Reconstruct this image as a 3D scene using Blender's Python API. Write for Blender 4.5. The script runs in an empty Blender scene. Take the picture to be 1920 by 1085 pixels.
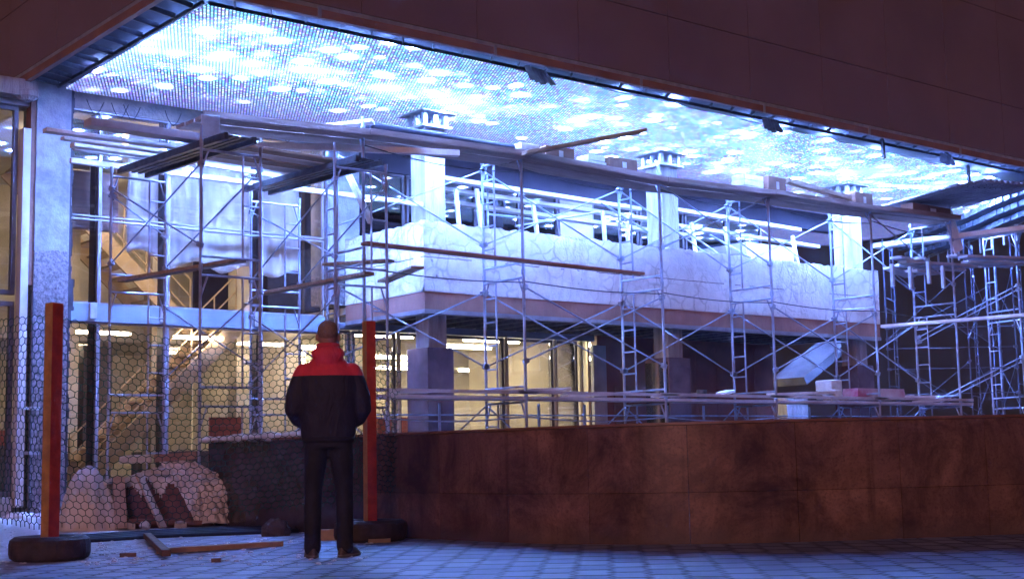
import bpy, math, random
from mathutils import Vector, Matrix, noise as mn
random.seed(7)
PI=math.pi
S=bpy.context.scene
COL=S.collection
# ---------------------------------------------------------------- camera
# world: X runs along the long side of the building (away to the right), Y into the building, Z up
XC=Vector((0.77613806,0.05977966,0.62772295)); YC=Vector((-0.63025038,0.10488811,0.7692743)); ZC=Vector((-0.01985371,-0.99268569,0.11908381))
CAM=Vector((0,0,0.76)); F=2580.0
def ray(u,v):
    d=Vector(((u-960)/F,(v-542.5)/F,1.0)); return Vector((XC.dot(d),YC.dot(d),ZC.dot(d)))
def on(u,v,ax,val):
    d=ray(u,v); return CAM+d*((val-CAM[ax])/d[ax])
def dep(u,v,D): return CAM+ray(u,v)*D
cam=bpy.data.cameras.new('camera'); co=bpy.data.objects.new('camera',cam); COL.objects.link(co)
M=Matrix(((XC[0],-XC[1],-XC[2]),(YC[0],-YC[1],-YC[2]),(ZC[0],-ZC[1],-ZC[2]))).to_4x4(); M.translation=CAM
co.matrix_world=M; cam.sensor_width=36; cam.lens=F/1920*36; cam.clip_end=3000; cam.clip_start=0.05
S.camera=co
# ---------------------------------------------------------------- world: dark city night sky
w=bpy.data.worlds.new("World"); S.world=w; w.use_nodes=True
nt=w.node_tree; bg=nt.nodes['Background']
sky=nt.nodes.new('ShaderNodeTexSky'); sky.sky_type='NISHITA'; sky.sun_disc=False; sky.sun_elevation=math.radians(-6); sky.sun_rotation=math.radians(40)
mx=nt.nodes.new('ShaderNodeMix'); mx.data_type='RGBA'; mx.inputs[0].default_value=0.9
mx.inputs[7].default_value=(0.30,0.20,0.24,1)
nt.links.new(sky.outputs[0],mx.inputs[6]); nt.links.new(mx.outputs[2],bg.inputs[0]); bg.inputs[1].default_value=0.022
# dim warm glow of the street lights behind the viewer
sl=bpy.data.lights.new('sun','SUN'); sl.energy=0.27; sl.angle=math.radians(25); sl.color=(1.0,0.52,0.56)
so=bpy.data.objects.new('sun',sl); COL.objects.link(so)
so.rotation_euler=Vector((0.72,0.62,-0.27)).to_track_quat('-Z','Y').to_euler()
S.view_settings.view_transform='Standard'; S.view_settings.look='None'; S.view_settings.gamma=1; S.view_settings.exposure=1.5
S.render.engine='CYCLES'
try:
    S.cycles.max_bounces=7; S.cycles.transparent_max_bounces=14; S.cycles.sample_clamp_indirect=4
except Exception: pass

# ---------------------------------------------------------------- materials
MATS={}
def N(t,ty,**k):
    n=t.nodes.new('ShaderNode'+ty)
    for a,b in k.items(): setattr(n,a,b)
    return n
def mathn(t,op,a,b=None,c=None,clamp=False):
    n=t.nodes.new('ShaderNodeMath'); n.operation=op; n.use_clamp=clamp
    for i,x in enumerate((a,b,c)):
        if x is None: continue
        if isinstance(x,(int,float)): n.inputs[i].default_value=x
        else: t.links.new(x,n.inputs[i])
    return n.outputs[0]
def mixc(t,f,a,b):
    n=t.nodes.new('ShaderNodeMix'); n.data_type='RGBA'
    for i,x in ((0,f),(6,a),(7,b)):
        if isinstance(x,(int,float)): n.inputs[i].default_value=x
        elif isinstance(x,tuple): n.inputs[i].default_value=(*x,1) if len(x)==3 else x
        else: t.links.new(x,n.inputs[i])
    return n.outputs[2]
def ramp(t,f,lo,hi):
    n=t.nodes.new('ShaderNodeMapRange'); n.inputs[1].default_value=lo; n.inputs[2].default_value=hi
    t.links.new(f,n.inputs[0]); return n.outputs[0]
def noise(t,scale,detail=4,vec=None,rough=.55,dist=0):
    n=N(t,'TexNoise'); n.inputs['Scale'].default_value=scale; n.inputs['Detail'].default_value=detail; n.inputs['Roughness'].default_value=rough; n.inputs['Distortion'].default_value=dist
    if vec is not None: t.links.new(vec,n.inputs['Vector'])
    return n.outputs[0]
def obj_co(t):
    return N(t,'TexCoord').outputs['Object']
def pos(t): return N(t,'NewGeometry').outputs['Position']
def mat(name,c1,c2=None,rough=.6,metal=0.,scale=3.,bump=0.,bscale=None,detail=5,spec=None,vec='obj',lo=.35,hi=.65,stretch=None):
    if name in MATS: return MATS[name]
    m=bpy.data.materials.new(name); m.use_nodes=True; t=m.node_tree; p=t.nodes['Principled BSDF']
    p.inputs['Roughness'].default_value=rough; p.inputs['Metallic'].default_value=metal
    if spec is not None: p.inputs['Specular IOR Level'].default_value=spec
    c2=c2 or tuple(x*.75 for x in c1)
    v=pos(t)
    if stretch:
        mp=N(t,'Mapping'); mp.inputs['Scale'].default_value=stretch; t.links.new(v,mp.inputs['Vector']); v=mp.outputs[0]
    f=ramp(t,noise(t,scale,detail,v),lo,hi)
    t.links.new(mixc(t,f,c1,c2),p.inputs['Base Color'])
    if bump:
        b=N(t,'Bump'); b.inputs['Strength'].default_value=bump; b.inputs['Distance'].default_value=.02
        t.links.new(noise(t,bscale or scale*6,6,v),b.inputs['Height']); t.links.new(b.outputs[0],p.inputs['Normal'])
    MATS[name]=m; return m
def emis(name,c,s):
    m=bpy.data.materials.new(name); m.use_nodes=True; t=m.node_tree; p=t.nodes['Principled BSDF']
    p.inputs['Base Color'].default_value=(*[min(1,x*.8) for x in c],1)
    p.inputs['Emission Color'].default_value=(*c,1); p.inputs['Emission Strength'].default_value=s
    MATS[name]=m; return m
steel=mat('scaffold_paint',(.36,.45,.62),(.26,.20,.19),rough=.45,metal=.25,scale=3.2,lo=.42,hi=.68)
steel_dimmed=mat('dimmed_scaffold_paint',(.10,.13,.22),(.08,.07,.09),rough=.5,metal=.2,scale=3)  # copy of the scaffold paint, colour darkened for the dim far end
steel_dark=mat('dark_steel',(.10,.11,.13),(.05,.05,.07),rough=.45,metal=.5,scale=8)
zinc=mat('zinc_steel',(.55,.58,.62),(.38,.40,.45),rough=.4,metal=.4,scale=7)
wood=mat('plank_wood',(.42,.31,.21),(.26,.18,.12),rough=.75,scale=4,stretch=(.6,6,6),bump=.3)
woodw=mat('pale_wood',(.86,.84,.82),(.72,.68,.66),rough=.75,scale=5,bump=.3)
wooddk=mat('dark_wood',(.20,.10,.06),(.10,.06,.045),rough=.8,scale=5,bump=.3)
alu=mat('aluminium_profile',(.70,.70,.72),(.55,.56,.60),rough=.35,metal=.3,scale=5)
frame_dk=mat('window_frame_dark',(.12,.10,.11),(.07,.06,.08),rough=.45,scale=3)
frame_lt=mat('window_frame_light',(.40,.40,.44),(.28,.28,.32),rough=.4,metal=.3,scale=3)
bluebeam=mat('painted_beam',(.22,.27,.36),(.17,.21,.29),rough=.5,scale=2)
concrete=mat('concrete',(.45,.45,.46),(.30,.30,.32),rough=.85,scale=2.5,bump=.6,bscale=18)
conc_raw=mat('raw_concrete',(.42,.40,.39),(.26,.24,.24),rough=.9,scale=9,bump=1.0,bscale=40,stretch=(1,1,.15))
card=mat('cardboard',(.22,.11,.07),(.16,.08,.05),rough=.8,scale=6)
foam=mat('white_blocks',(.72,.70,.66),(.55,.53,.50),rough=.85,scale=8,bump=.4)
snow=mat('snow',(.78,.80,.84),(.55,.57,.62),rough=.8,scale=6,bump=.7,bscale=25)
rubber=mat('tyre_rubber',(.075,.05,.04),(.035,.025,.022),rough=.75,scale=7,bump=.4,bscale=40)
redpost=mat('red_painted_wood',(.66,.075,.035),(.42,.045,.025),rough=.6,scale=9,bump=.3)
yelpost=mat('ochre_wood',(.62,.30,.08),(.42,.20,.06),rough=.65,scale=9,bump=.3)
netm=mat('green_plastic_net',(.014,.10,.085),(.008,.05,.045),rough=.8,scale=4,spec=.15)
tarp=mat('beige_tarp',(.80,.74,.71),(.58,.51,.48),rough=.7,scale=3,bump=.8,bscale=12)
tarp_red=mat('brown_sacking',(.22,.11,.085),(.12,.06,.05),rough=.8,scale=5,bump=.7,bscale=25)
black_pl=mat('black_plastic',(.022,.026,.045),(.012,.014,.025),rough=.6,scale=5,spec=.25)
brownwall=mat('brown_panels',(.245,.165,.165),(.205,.138,.14),rough=.55,scale=.6)
warmwall=mat('cream_plaster',(.62,.56,.46),(.34,.30,.24),rough=.8,scale=.9)
ceilm=mat('office_ceiling',(.62,.58,.50),(.5,.46,.4),rough=.8,scale=2)
floorm=mat('lobby_floor',(.16,.14,.12),(.09,.08,.07),rough=.35,scale=2)
stepm=mat('stair_plaster',(.60,.46,.32),(.48,.36,.24),rough=.8,scale=2)
sheet=mat('white_sheeting',(.95,.93,.93),(.86,.83,.85),rough=.75,scale=1.6,bump=.5,bscale=5,stretch=(1,1,.3))
t_=sheet.node_tree; tl_=t_.nodes.new('ShaderNodeBsdfTranslucent'); tl_.inputs[0].default_value=(.95,.85,.8,1); ms_=t_.nodes.new('ShaderNodeMixShader'); ms_.inputs[0].default_value=.12
t_.links.new(t_.nodes['Principled BSDF'].outputs[0],ms_.inputs[1]); t_.links.new(tl_.outputs[0],ms_.inputs[2]); t_.links.new(ms_.outputs[0],t_.nodes['Material Output'].inputs[0])
louv=mat('ochre_slats',(.35,.22,.08),(.24,.14,.05),rough=.6,scale=3)
redpanel=mat('red_panel',(.45,.10,.07),(.35,.08,.06),rough=.6,scale=3)
grayceil=mat('soffit_grey',(.045,.05,.07),(.03,.035,.05),rough=.7,scale=3)
warmlamp=emis('warm_lamp',(1.0,.84,.64),12.5)
tube_l=emis('fluorescent_tube',(1.0,.89,.64),27.0)

# granite
def granite():
    m=bpy.data.materials.new('polished_granite'); m.use_nodes=True; t=m.node_tree; p=t.nodes['Principled BSDF']
    v=pos(t); big=ramp(t,noise(t,1.7,10,v,dist=.5,rough=.72),.38,.66); fine=noise(t,45,3,v)
    c=mixc(t,big,(.075,.038,.034),(.36,.185,.12)); c=mixc(t,ramp(t,fine,.5,.85),c,(.10,.055,.045))
    at=N(t,'Attribute'); at.attribute_name='tint'; at.attribute_type='GEOMETRY'
    sz=N(t,'SeparateXYZ'); t.links.new(v,sz.inputs[0])
    mpv=N(t,'Mapping'); mpv.inputs['Scale'].default_value=(7,7,.5); t.links.new(v,mpv.inputs['Vector'])
    drip=ramp(t,noise(t,1.5,5,mpv.outputs[0]),.54,.72); c=mixc(t,mathn(t,'MULTIPLY',drip,.55),c,(.06,.032,.028))
    dirt=mathn(t,'MULTIPLY',ramp(t,mathn(t,'ADD',mathn(t,'MULTIPLY',sz.outputs[2],-1.0),mathn(t,'MULTIPLY',noise(t,5,5,v),.25)),-.05,.10),.7); c=mixc(t,dirt,c,(.13,.09,.075))
    c=mixc(t,mathn(t,'MULTIPLY',at.outputs['Fac'],.55),c,(.05,.022,.02))
    t.links.new(c,p.inputs['Base Color']); p.inputs['Roughness'].default_value=.2; p.inputs['Specular IOR Level'].default_value=.3
    b=N(t,'Bump'); b.inputs['Strength'].default_value=.12; b.inputs['Distance'].default_value=.02
    t.links.new(noise(t,3,4,v),b.inputs['Height']); t.links.new(b.outputs[0],p.inputs['Normal'])
    return m
granite=granite()
def clad():
    m=bpy.data.materials.new('stone_cladding'); m.use_nodes=True; t=m.node_tree; p=t.nodes['Principled BSDF']
    v=pos(t); f=ramp(t,noise(t,2.2,5,v,dist=.6),.3,.7)
    t.links.new(mixc(t,f,(.075,.05,.065),(.20,.14,.16)),p.inputs['Base Color']); p.inputs['Roughness'].default_value=.10
    p.inputs['Specular IOR Level'].default_value=.8
    return m
clad=clad()
# rough broken render on the balcony: cell-like glue pattern, cracks, chipped patches
def parapet_m():
    m=bpy.data.materials.new('stripped_plaster'); m.use_nodes=True; t=m.node_tree; p=t.nodes['Principled BSDF']
    v=pos(t); nz=N(t,'TexNoise'); nz.inputs['Scale'].default_value=2.5; t.links.new(v,nz.inputs['Vector'])
    vm=N(t,'VectorMath',operation='MULTIPLY_ADD'); vm.inputs[1].default_value=(.35,.35,.35); t.links.new(nz.outputs['Color'],vm.inputs[0]); t.links.new(v,vm.inputs[2])
    vo=N(t,'TexVoronoi',feature='DISTANCE_TO_EDGE'); vo.inputs['Scale'].default_value=3.2; t.links.new(vm.outputs[0],vo.inputs['Vector'])
    e=ramp(t,vo.outputs['Distance'],.0,.09)
    vo2=N(t,'TexVoronoi',feature='F1'); vo2.inputs['Scale'].default_value=3.2; t.links.new(vm.outputs[0],vo2.inputs['Vector'])
    base=mixc(t,ramp(t,noise(t,4,6,v),.35,.7),(.80,.79,.78),(.66,.64,.64))
    msk=ramp(t,noise(t,1.3,4,v),.42,.60)
    dk=mixc(t,mathn(t,'MULTIPLY',mathn(t,'SUBTRACT',1.0,e),mathn(t,'MULTIPLY_ADD',msk,.42,.06)),base,(.20,.17,.17))
    sp=ramp(t,noise(t,7,5,v,rough=.7),.66,.72)
    dk=mixc(t,mathn(t,'MULTIPLY',sp,.75),dk,(.16,.12,.12))
    sep=N(t,'SeparateXYZ'); t.links.new(v,sep.inputs[0])
    zz=mathn(t,'ADD',sep.outputs[2],mathn(t,'MULTIPLY',noise(t,8,4,v),.03))
    ln=mathn(t,'LESS_THAN',mathn(t,'ABSOLUTE',mathn(t,'SUBTRACT',zz,3.955)),.008)
    dk=mixc(t,mathn(t,'MULTIPLY',ln,mathn(t,'GREATER_THAN',noise(t,1.2,3,v),.45)),dk,(.2,.16,.17))
    t.links.new(dk,p.inputs['Base Color']); p.inputs['Roughness'].default_value=.9
    b=N(t,'Bump'); b.inputs['Strength'].default_value=.8; b.inputs['Distance'].default_value=.02
    h=mathn(t,'ADD',noise(t,22,6,v),mathn(t,'MULTIPLY',e,.2)); t.links.new(h,b.inputs['Height']); t.links.new(b.outputs[0],p.inputs['Normal'])
    return m
parapet_mat=parapet_m()
# old plaster pier
def pier_m():
    m=bpy.data.materials.new('patched_plaster'); m.use_nodes=True; t=m.node_tree; p=t.nodes['Principled BSDF']
    v=pos(t); sep=N(t,'SeparateXYZ'); t.links.new(v,sep.inputs[0])
    base=mixc(t,ramp(t,noise(t,3,6,v,rough=.65),.38,.62),(.36,.37,.38),(.19,.20,.23))
    zz=mathn(t,'ADD',sep.outputs[2],mathn(t,'MULTIPLY',noise(t,3,4,v),.25))
    low=mathn(t,'MULTIPLY',mathn(t,'LESS_THAN',zz,4.05),1.0)
    rough=mixc(t,ramp(t,noise(t,16,6,v,rough=.75),.4,.6),(.34,.30,.31),(.13,.12,.13))
    t.links.new(mixc(t,low,base,rough),p.inputs['Base Color']); p.inputs['Roughness'].default_value=.9
    b=N(t,'Bump'); b.inputs['Strength'].default_value=1; b.inputs['Distance'].default_value=.03
    t.links.new(mathn(t,'MULTIPLY',noise(t,18,7,v,rough=.7),mathn(t,'MULTIPLY_ADD',low,.9,.25)),b.inputs['Height']); t.links.new(b.outputs[0],p.inputs['Normal'])
    return m
pier_mat=pier_m()
def glassm(name,tint,refl,rough=.02):
    m=bpy.data.materials.new(name); m.use_nodes=True; t=m.node_tree; t.nodes.remove(t.nodes['Principled BSDF'])
    out=t.nodes['Material Output']; tr=N(t,'BsdfTransparent'); tr.inputs[0].default_value=(*tint,1)
    gl=N(t,'BsdfGlossy'); gl.inputs['Roughness'].default_value=rough; gl.inputs[0].default_value=(.9,.92,1,1)
    fr=N(t,'Fresnel'); fr.inputs[0].default_value=1.5
    fac=mathn(t,'MULTIPLY_ADD',fr.outputs[0],refl,.015,clamp=True)
    nb=N(t,'Bump'); nb.inputs['Strength'].default_value=.06; nb.inputs['Distance'].default_value=.02
    t.links.new(noise(t,1.2,2,pos(t)),nb.inputs['Height']); t.links.new(nb.outputs[0],gl.inputs['Normal'])
    ms=N(t,'MixShader'); t.links.new(fac,ms.inputs[0]); t.links.new(tr.outputs[0],ms.inputs[1]); t.links.new(gl.outputs[0],ms.inputs[2]); t.links.new(ms.outputs[0],out.inputs[0])
    return m
glass=glassm('clear_glass',(.93,.91,.89),1.2)
glass_dk=glassm('dark_glass',(.10,.10,.14),3.0)
# paving
def paving():
    m=bpy.data.materials.new('paving_blocks'); m.use_nodes=True; t=m.node_tree; p=t.nodes['Principled BSDF']
    v=pos(t); mp=N(t,'Mapping'); mp.inputs['Rotation'].default_value=(0,0,math.radians(-47)); t.links.new(v,mp.inputs['Vector'])
    sp=N(t,'SeparateXYZ'); t.links.new(mp.outputs[0],sp.inputs[0])
    # zig-zag edges
    zz=mathn(t,'PINGPONG',sp.outputs[0],.06); y2=mathn(t,'ADD',sp.outputs[1],mathn(t,'MULTIPLY_ADD',zz,.85,-.02))
    RW=.235; BL=.40
    ry=mathn(t,'DIVIDE',y2,RW); row=mathn(t,'FLOOR',ry); fy=mathn(t,'ABSOLUTE',mathn(t,'SUBTRACT',mathn(t,'FRACT',ry),.5))
    rx=mathn(t,'ADD',mathn(t,'DIVIDE',sp.outputs[0],BL),mathn(t,'MULTIPLY',mathn(t,'MODULO',mathn(t,'ABSOLUTE',row),2.0),.5)); fx=mathn(t,'ABSOLUTE',mathn(t,'SUBTRACT',mathn(t,'FRACT',rx),.5))
    wob=mathn(t,'MULTIPLY',noise(t,9,3,v),.03)
    jy=ramp(t,mathn(t,'ADD',fy,wob),.452,.482); jx=ramp(t,mathn(t,'ADD',fx,wob),.430,.465)
    joint=mathn(t,'MAXIMUM',jy,jx)
    cid=N(t,'CombineXYZ'); t.links.new(row,cid.inputs[0]); t.links.new(mathn(t,'FLOOR',rx),cid.inputs[1])
    wn=N(t,'TexWhiteNoise',noise_dimensions='2D'); t.links.new(cid.outputs[0],wn.inputs['Vector'])
    brc=mixc(t,wn.outputs[0],(.15,.17,.30),(.30,.31,.45))
    brc=mixc(t,mathn(t,'MULTIPLY',ramp(t,noise(t,2.3,5,v),.55,.75),.5),brc,(.10,.10,.15))
    brc=mixc(t,joint,brc,(.012,.01,.016))
    n1=ramp(t,noise(t,.9,6,v),.40,.62); fine=ramp(t,noise(t,14,6,v,rough=.7),.38,.66)
    c=mixc(t,mathn(t,'MULTIPLY',fine,.22),brc,(.42,.42,.44))
    # snow gathers to the left, in front of the entrance
    sx=N(t,'SeparateXYZ'); t.links.new(v,sx.inputs[0])
    d=mathn(t,'SUBTRACT',mathn(t,'MULTIPLY',sx.outputs[1],.55),mathn(t,'MULTIPLY',sx.outputs[0],.45))
    sn=ramp(t,mathn(t,'ADD',d,mathn(t,'MULTIPLY',noise(t,1.2,6,v,rough=.65),2.2)),4.7,6.6)
    c=mixc(t,mathn(t,'MULTIPLY',sn,.9),c,(.66,.66,.68))
    t.links.new(c,p.inputs['Base Color']); p.inputs['Roughness'].default_value=.6; p.inputs['Specular IOR Level'].default_value=.25
    b=N(t,'Bump'); b.inputs['Strength'].default_value=.8; b.inputs['Distance'].default_value=.02
    h=mathn(t,'ADD',mathn(t,'MULTIPLY',mathn(t,'SUBTRACT',1.0,joint),mathn(t,'SUBTRACT',1.0,mathn(t,'MULTIPLY',sn,.8))),mathn(t,'MULTIPLY',noise(t,30,5,v),.35))
    t.links.new(h,b.inputs['Height']); t.links.new(b.outputs[0],p.inputs['Normal'])
    return m
# LED mesh: a grid of small bulbs showing a moving pattern of bright spots on blue, cyan and violet
def ledm():
    m=bpy.data.materials.new('led_grid'); m.use_nodes=True; t=m.node_tree; p=t.nodes['Principled BSDF']
    p.inputs['Base Color'].default_value=(.02,.02,.03,1); p.inputs['Roughness'].default_value=.5
    v=pos(t); s=N(t,'SeparateXYZ'); t.links.new(v,s.inputs[0]); PX=.052; PY=.052
    row=mathn(t,'FLOOR',mathn(t,'DIVIDE',s.outputs[1],PY))
    off=mathn(t,'MULTIPLY',mathn(t,'MODULO',row,2.0),.5)
    gx=mathn(t,'ADD',mathn(t,'DIVIDE',s.outputs[0],PX),off)
    fx=mathn(t,'SUBTRACT',mathn(t,'FRACT',gx),.5); fy=mathn(t,'SUBTRACT',mathn(t,'FRACT',mathn(t,'DIVIDE',s.outputs[1],PY)),.5)
    r=mathn(t,'SQRT',mathn(t,'ADD',mathn(t,'MULTIPLY',fx,fx),mathn(t,'MULTIPLY',fy,fy)))
    dot=mathn(t,'SUBTRACT',1.0,ramp(t,r,.20,.36))
    cell=N(t,'CombineXYZ'); t.links.new(mathn(t,'FLOOR',gx),cell.inputs[0]); t.links.new(row,cell.inputs[1])
    wn=N(t,'TexWhiteNoise',noise_dimensions='2D'); t.links.new(cell.outputs[0],wn.inputs['Vector'])
    # display content
    flat=N(t,'CombineXYZ'); t.links.new(s.outputs[0],flat.inputs[0]); t.links.new(s.outputs[1],flat.inputs[1]); fv=flat.outputs[0]
    big=noise(t,.55,2,fv); mid=noise(t,1.6,3,fv)
    band=mathn(t,'SUBTRACT',1.0,mathn(t,'ABSOLUTE',mathn(t,'DIVIDE',mathn(t,'SUBTRACT',s.outputs[1],17.2),3.0)),clamp=True)
    band=mathn(t,'POWER',band,.6)
    vo=N(t,'TexVoronoi',feature='F1'); vo.inputs['Scale'].default_value=2.1; t.links.new(fv,vo.inputs['Vector'])
    vcol=N(t,'SeparateColor'); t.links.new(vo.outputs['Color'],vcol.inputs[0])
    g1=mathn(t,'EXPONENT',mathn(t,'MULTIPLY',mathn(t,'POWER',mathn(t,'DIVIDE',vo.outputs['Distance'],.118),2.0),-1.0))
    g2=mathn(t,'EXPONENT',mathn(t,'MULTIPLY',mathn(t,'POWER',mathn(t,'DIVIDE',vo.outputs['Distance'],.30),2.0),-1.0))
    glowv=mathn(t,'ADD',mathn(t,'MULTIPLY',g1,2900.0),mathn(t,'MULTIPLY',g2,4.0))
    blob=mathn(t,'SUBTRACT',1.0,ramp(t,vo.outputs['Distance'],.06,.50))
    far=ramp(t,s.outputs[0],15.0,24.0)
    near=mathn(t,'SUBTRACT',1.0,ramp(t,s.outputs[0],8.0,11.0))
    dens=mathn(t,'ADD',mathn(t,'ADD',mathn(t,'MULTIPLY',big,1.1),mathn(t,'MULTIPLY',band,.55)),mathn(t,'MULTIPLY_ADD',far,.12,mathn(t,'MULTIPLY',near,.22)))
    gate=ramp(t,mathn(t,'ADD',dens,mathn(t,'MULTIPLY',vcol.outputs[0],.42)),1.10,1.28)
    gate2=mathn(t,'MULTIPLY',gate,gate); core=mathn(t,'MULTIPLY',blob,gate)
    wash=mathn(t,'MULTIPLY',ramp(t,dens,1.08,1.32),.5)
    br=mathn(t,'MAXIMUM',core,wash)
    rr=N(t,'ValToRGB'); cr=rr.color_ramp; cr.interpolation='CONSTANT'
    cr.elements[0].position=0; cr.elements[0].color=(.22,.16,.95,1); cr.elements[1].position=.22; cr.elements[1].color=(.10,.42,1,1)
    for pp,cc in ((.45,(.30,.55,1,1)),(.66,(.2,.6,1,1)),(.82,(.6,.75,1,1))):
        e=cr.elements.new(pp); e.color=cc
    t.links.new(wn.outputs[0],rr.inputs[0])
    viol=ramp(t,mathn(t,'ADD',s.outputs[1],mathn(t,'MULTIPLY',mid,2.0)),19.2,20.6)
    violL=ramp(t,mathn(t,'SUBTRACT',s.outputs[1],mathn(t,'MULTIPLY',s.outputs[0],.2)),15.2,17.5)
    lowc=mixc(t,mathn(t,'MULTIPLY',viol,.45),rr.outputs[0],(.28,.14,.85))
    colr=mixc(t,ramp(t,br,.0,.5),lowc,(.17,.31,1.0))
    lvl=mathn(t,'ADD',mathn(t,'MULTIPLY_ADD',band,1.3,.8),mathn(t,'MULTIPLY',wash,3.0))
    # painted bloom: spots and wash put extra glow over the mesh gaps
    fill=mathn(t,'MAXIMUM',dot,.03)
    lvl=mathn(t,'ADD',mathn(t,'MULTIPLY_ADD',wash,mathn(t,'MULTIPLY_ADD',far,-.7,1.2),mathn(t,'MULTIPLY',lvl,fill)),mathn(t,'MULTIPLY',glowv,gate2)); fill=1.0
    t.links.new(colr,p.inputs['Emission Color']); t.links.new(mathn(t,'MULTIPLY',lvl,fill),p.inputs['Emission Strength'])
    return m
LED=ledm()

# ---------------------------------------------------------------- mesh helpers
class MB:
    def __init__(s): s.v=[]; s.f=[]
    def add(s,vs,fs):
        o=len(s.v); s.v+= [Vector(x) for x in vs]; s.f+=[tuple(i+o for i in f) for f in fs]; return s
    def box(s,lo,hi,rz=0,c=None):
        x0,y0,z0=lo; x1,y1,z1=hi
        vs=[Vector(p) for p in ((x0,y0,z0),(x1,y0,z0),(x1,y1,z0),(x0,y1,z0),(x0,y0,z1),(x1,y0,z1),(x1,y1,z1),(x0,y1,z1))]
        if rz:
            c=Vector(c) if c else Vector(((x0+x1)/2,(y0+y1)/2,0)); R=Matrix.Rotation(rz,3,'Z'); vs=[R@(p-c)+c for p in vs]
        return s.add(vs,[(0,3,2,1),(4,5,6,7),(0,1,5,4),(1,2,6,5),(2,3,7,6),(3,0,4,7)])
    def bar(s,a,b,wd,h,up=(0,0,1)):
        a=Vector(a); b=Vector(b); d=(b-a).normalized(); u=Vector(up)
        if abs(d.dot(u))>.98: u=Vector((1,0,0))
        r=d.cross(u).normalized(); u=r.cross(d).normalized()
        vs=[]
        for p in (a,b):
            for i,j in ((-1,-1),(1,-1),(1,1),(-1,1)): vs.append(p+r*(wd/2*i)+u*(h/2*j))
        return s.add(vs,[(0,1,2,3),(7,6,5,4),(0,4,5,1),(1,5,6,2),(2,6,7,3),(3,7,4,0)])
    def tube(s,pts,r,n=8,caps=True,r2=None):
        pts=[Vector(p) for p in pts]; m=len(pts); vs=[]
        up=Vector((0,0,1)); d0=(pts[1]-pts[0]).normalized()
        if abs(d0.dot(up))>.95: up=Vector((1,0,0))
        for i,p in enumerate(pts):
            d=(pts[min(i+1,m-1)]-pts[max(i-1,0)]).normalized(); a=d.cross(up).normalized(); b=a.cross(d)
            rr=r if r2 is None else r+(r2-r)*i/(m-1)
            for k in range(n):
                t=2*PI*k/n; vs.append(p+a*(rr*math.cos(t))+b*(rr*math.sin(t)))
        fs=[]
        for i in range(m-1):
            for k in range(n):
                k2=(k+1)%n; fs.append((i*n+k,i*n+k2,(i+1)*n+k2,(i+1)*n+k))
        if caps: fs.append(tuple(range(n-1,-1,-1))); fs.append(tuple((m-1)*n+k for k in range(n)))
        return s.add(vs,fs)
    def loft(s,rings,caps=True):
        n=len(rings[0]); vs=[p for r in rings for p in r]; fs=[]
        for i in range(len(rings)-1):
            for k in range(n):
                k2=(k+1)%n; fs.append((i*n+k,i*n+k2,(i+1)*n+k2,(i+1)*n+k))
        if caps: fs.append(tuple(range(n-1,-1,-1))); fs.append(tuple((len(rings)-1)*n+k for k in range(n)))
        return s.add(vs,fs)
    def ell(s,c,rx,ry,rz,n=14,m=9,rot=None):
        c=Vector(c); vs=[]
        for i in range(1,m):
            ph=PI*i/m
            for k in range(n):
                t=2*PI*k/n; p=Vector((rx*math.sin(ph)*math.cos(t),ry*math.sin(ph)*math.sin(t),rz*math.cos(ph)))
                if rot: p=rot@p
                vs.append(c+p)
        a=Vector((0,0,rz)); b=Vector((0,0,-rz))
        if rot: a=rot@a; b=rot@b
        vs+=[c+a,c+b]; fs=[]
        for i in range(m-2):
            for k in range(n):
                k2=(k+1)%n; fs.append((i*n+k,(i+1)*n+k,(i+1)*n+k2,i*n+k2))
        T=len(vs)-2
        for k in range(n): fs.append((T,k,(k+1)%n)); fs.append((T+1,(m-2)*n+(k+1)%n,(m-2)*n+k))
        return s.add(vs,fs)
    def build(s,name,m,parent=None,smooth=False,origin=None,bevel=0):
        me=bpy.data.meshes.new(name); og=Vector((0,0,0))
        if parent is not None: og=wloc(parent)
        elif origin is not None: og=Vector(origin)
        elif s.v:
            xs=[p.x for p in s.v]; ys=[p.y for p in s.v]; zs=[p.z for p in s.v]
            og=Vector(((min(xs)+max(xs))/2,(min(ys)+max(ys))/2,min(zs)))
        me.from_pydata([tuple(p-og) for p in s.v],[],s.f); me.validate(); me.update()
        if smooth:
            for q in me.polygons: q.use_smooth=True
        me.materials.append(m); o=bpy.data.objects.new(name,me); COL.objects.link(o)
        if parent is not None: o.parent=parent
        else: o.location=og
        if bevel:
            bm_=o.modifiers.new('bevel','BEVEL'); bm_.width=bevel; bm_.segments=2; bm_.limit_method='ANGLE'
        return o
WL={}
def wloc(o):
    v=Vector((0,0,0))
    while o is not None: v+=Vector(o.location); o=o.parent
    return v
def tag(o,label,cat=None,group=None,kind=None):
    if label: o['label']=label
    if cat: o['category']=cat
    if group: o['group']=group
    if kind: o['kind']=kind
    return o
def empty(name,loc,label,cat,group=None):
    o=bpy.data.objects.new(name,None); COL.objects.link(o); o.location=loc; o.empty_display_size=.2
    return tag(o,label,cat,group)

# ---------------------------------------------------------------- ground
g=MB()
g.add([(-35,-35,0),(90,-35,0),(90,90,0),(-35,90,0)],[(0,1,2,3)])
gr=g.build('pavement',paving(),origin=(0,0,0)); tag(gr,None,kind='structure')

# ---------------------------------------------------------------- building
YF=20.3; XL=7.07; YFR=14.92; ZF=6.42; XE=33.0
bld=empty('building',(7.07,20.3,0),'brown panelled building under reconstruction with a broad overhang above stripped glass walls','building')
def part(mb,name,m,parent=bld,**k): return mb.build(name,m,parent,**k)
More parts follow.
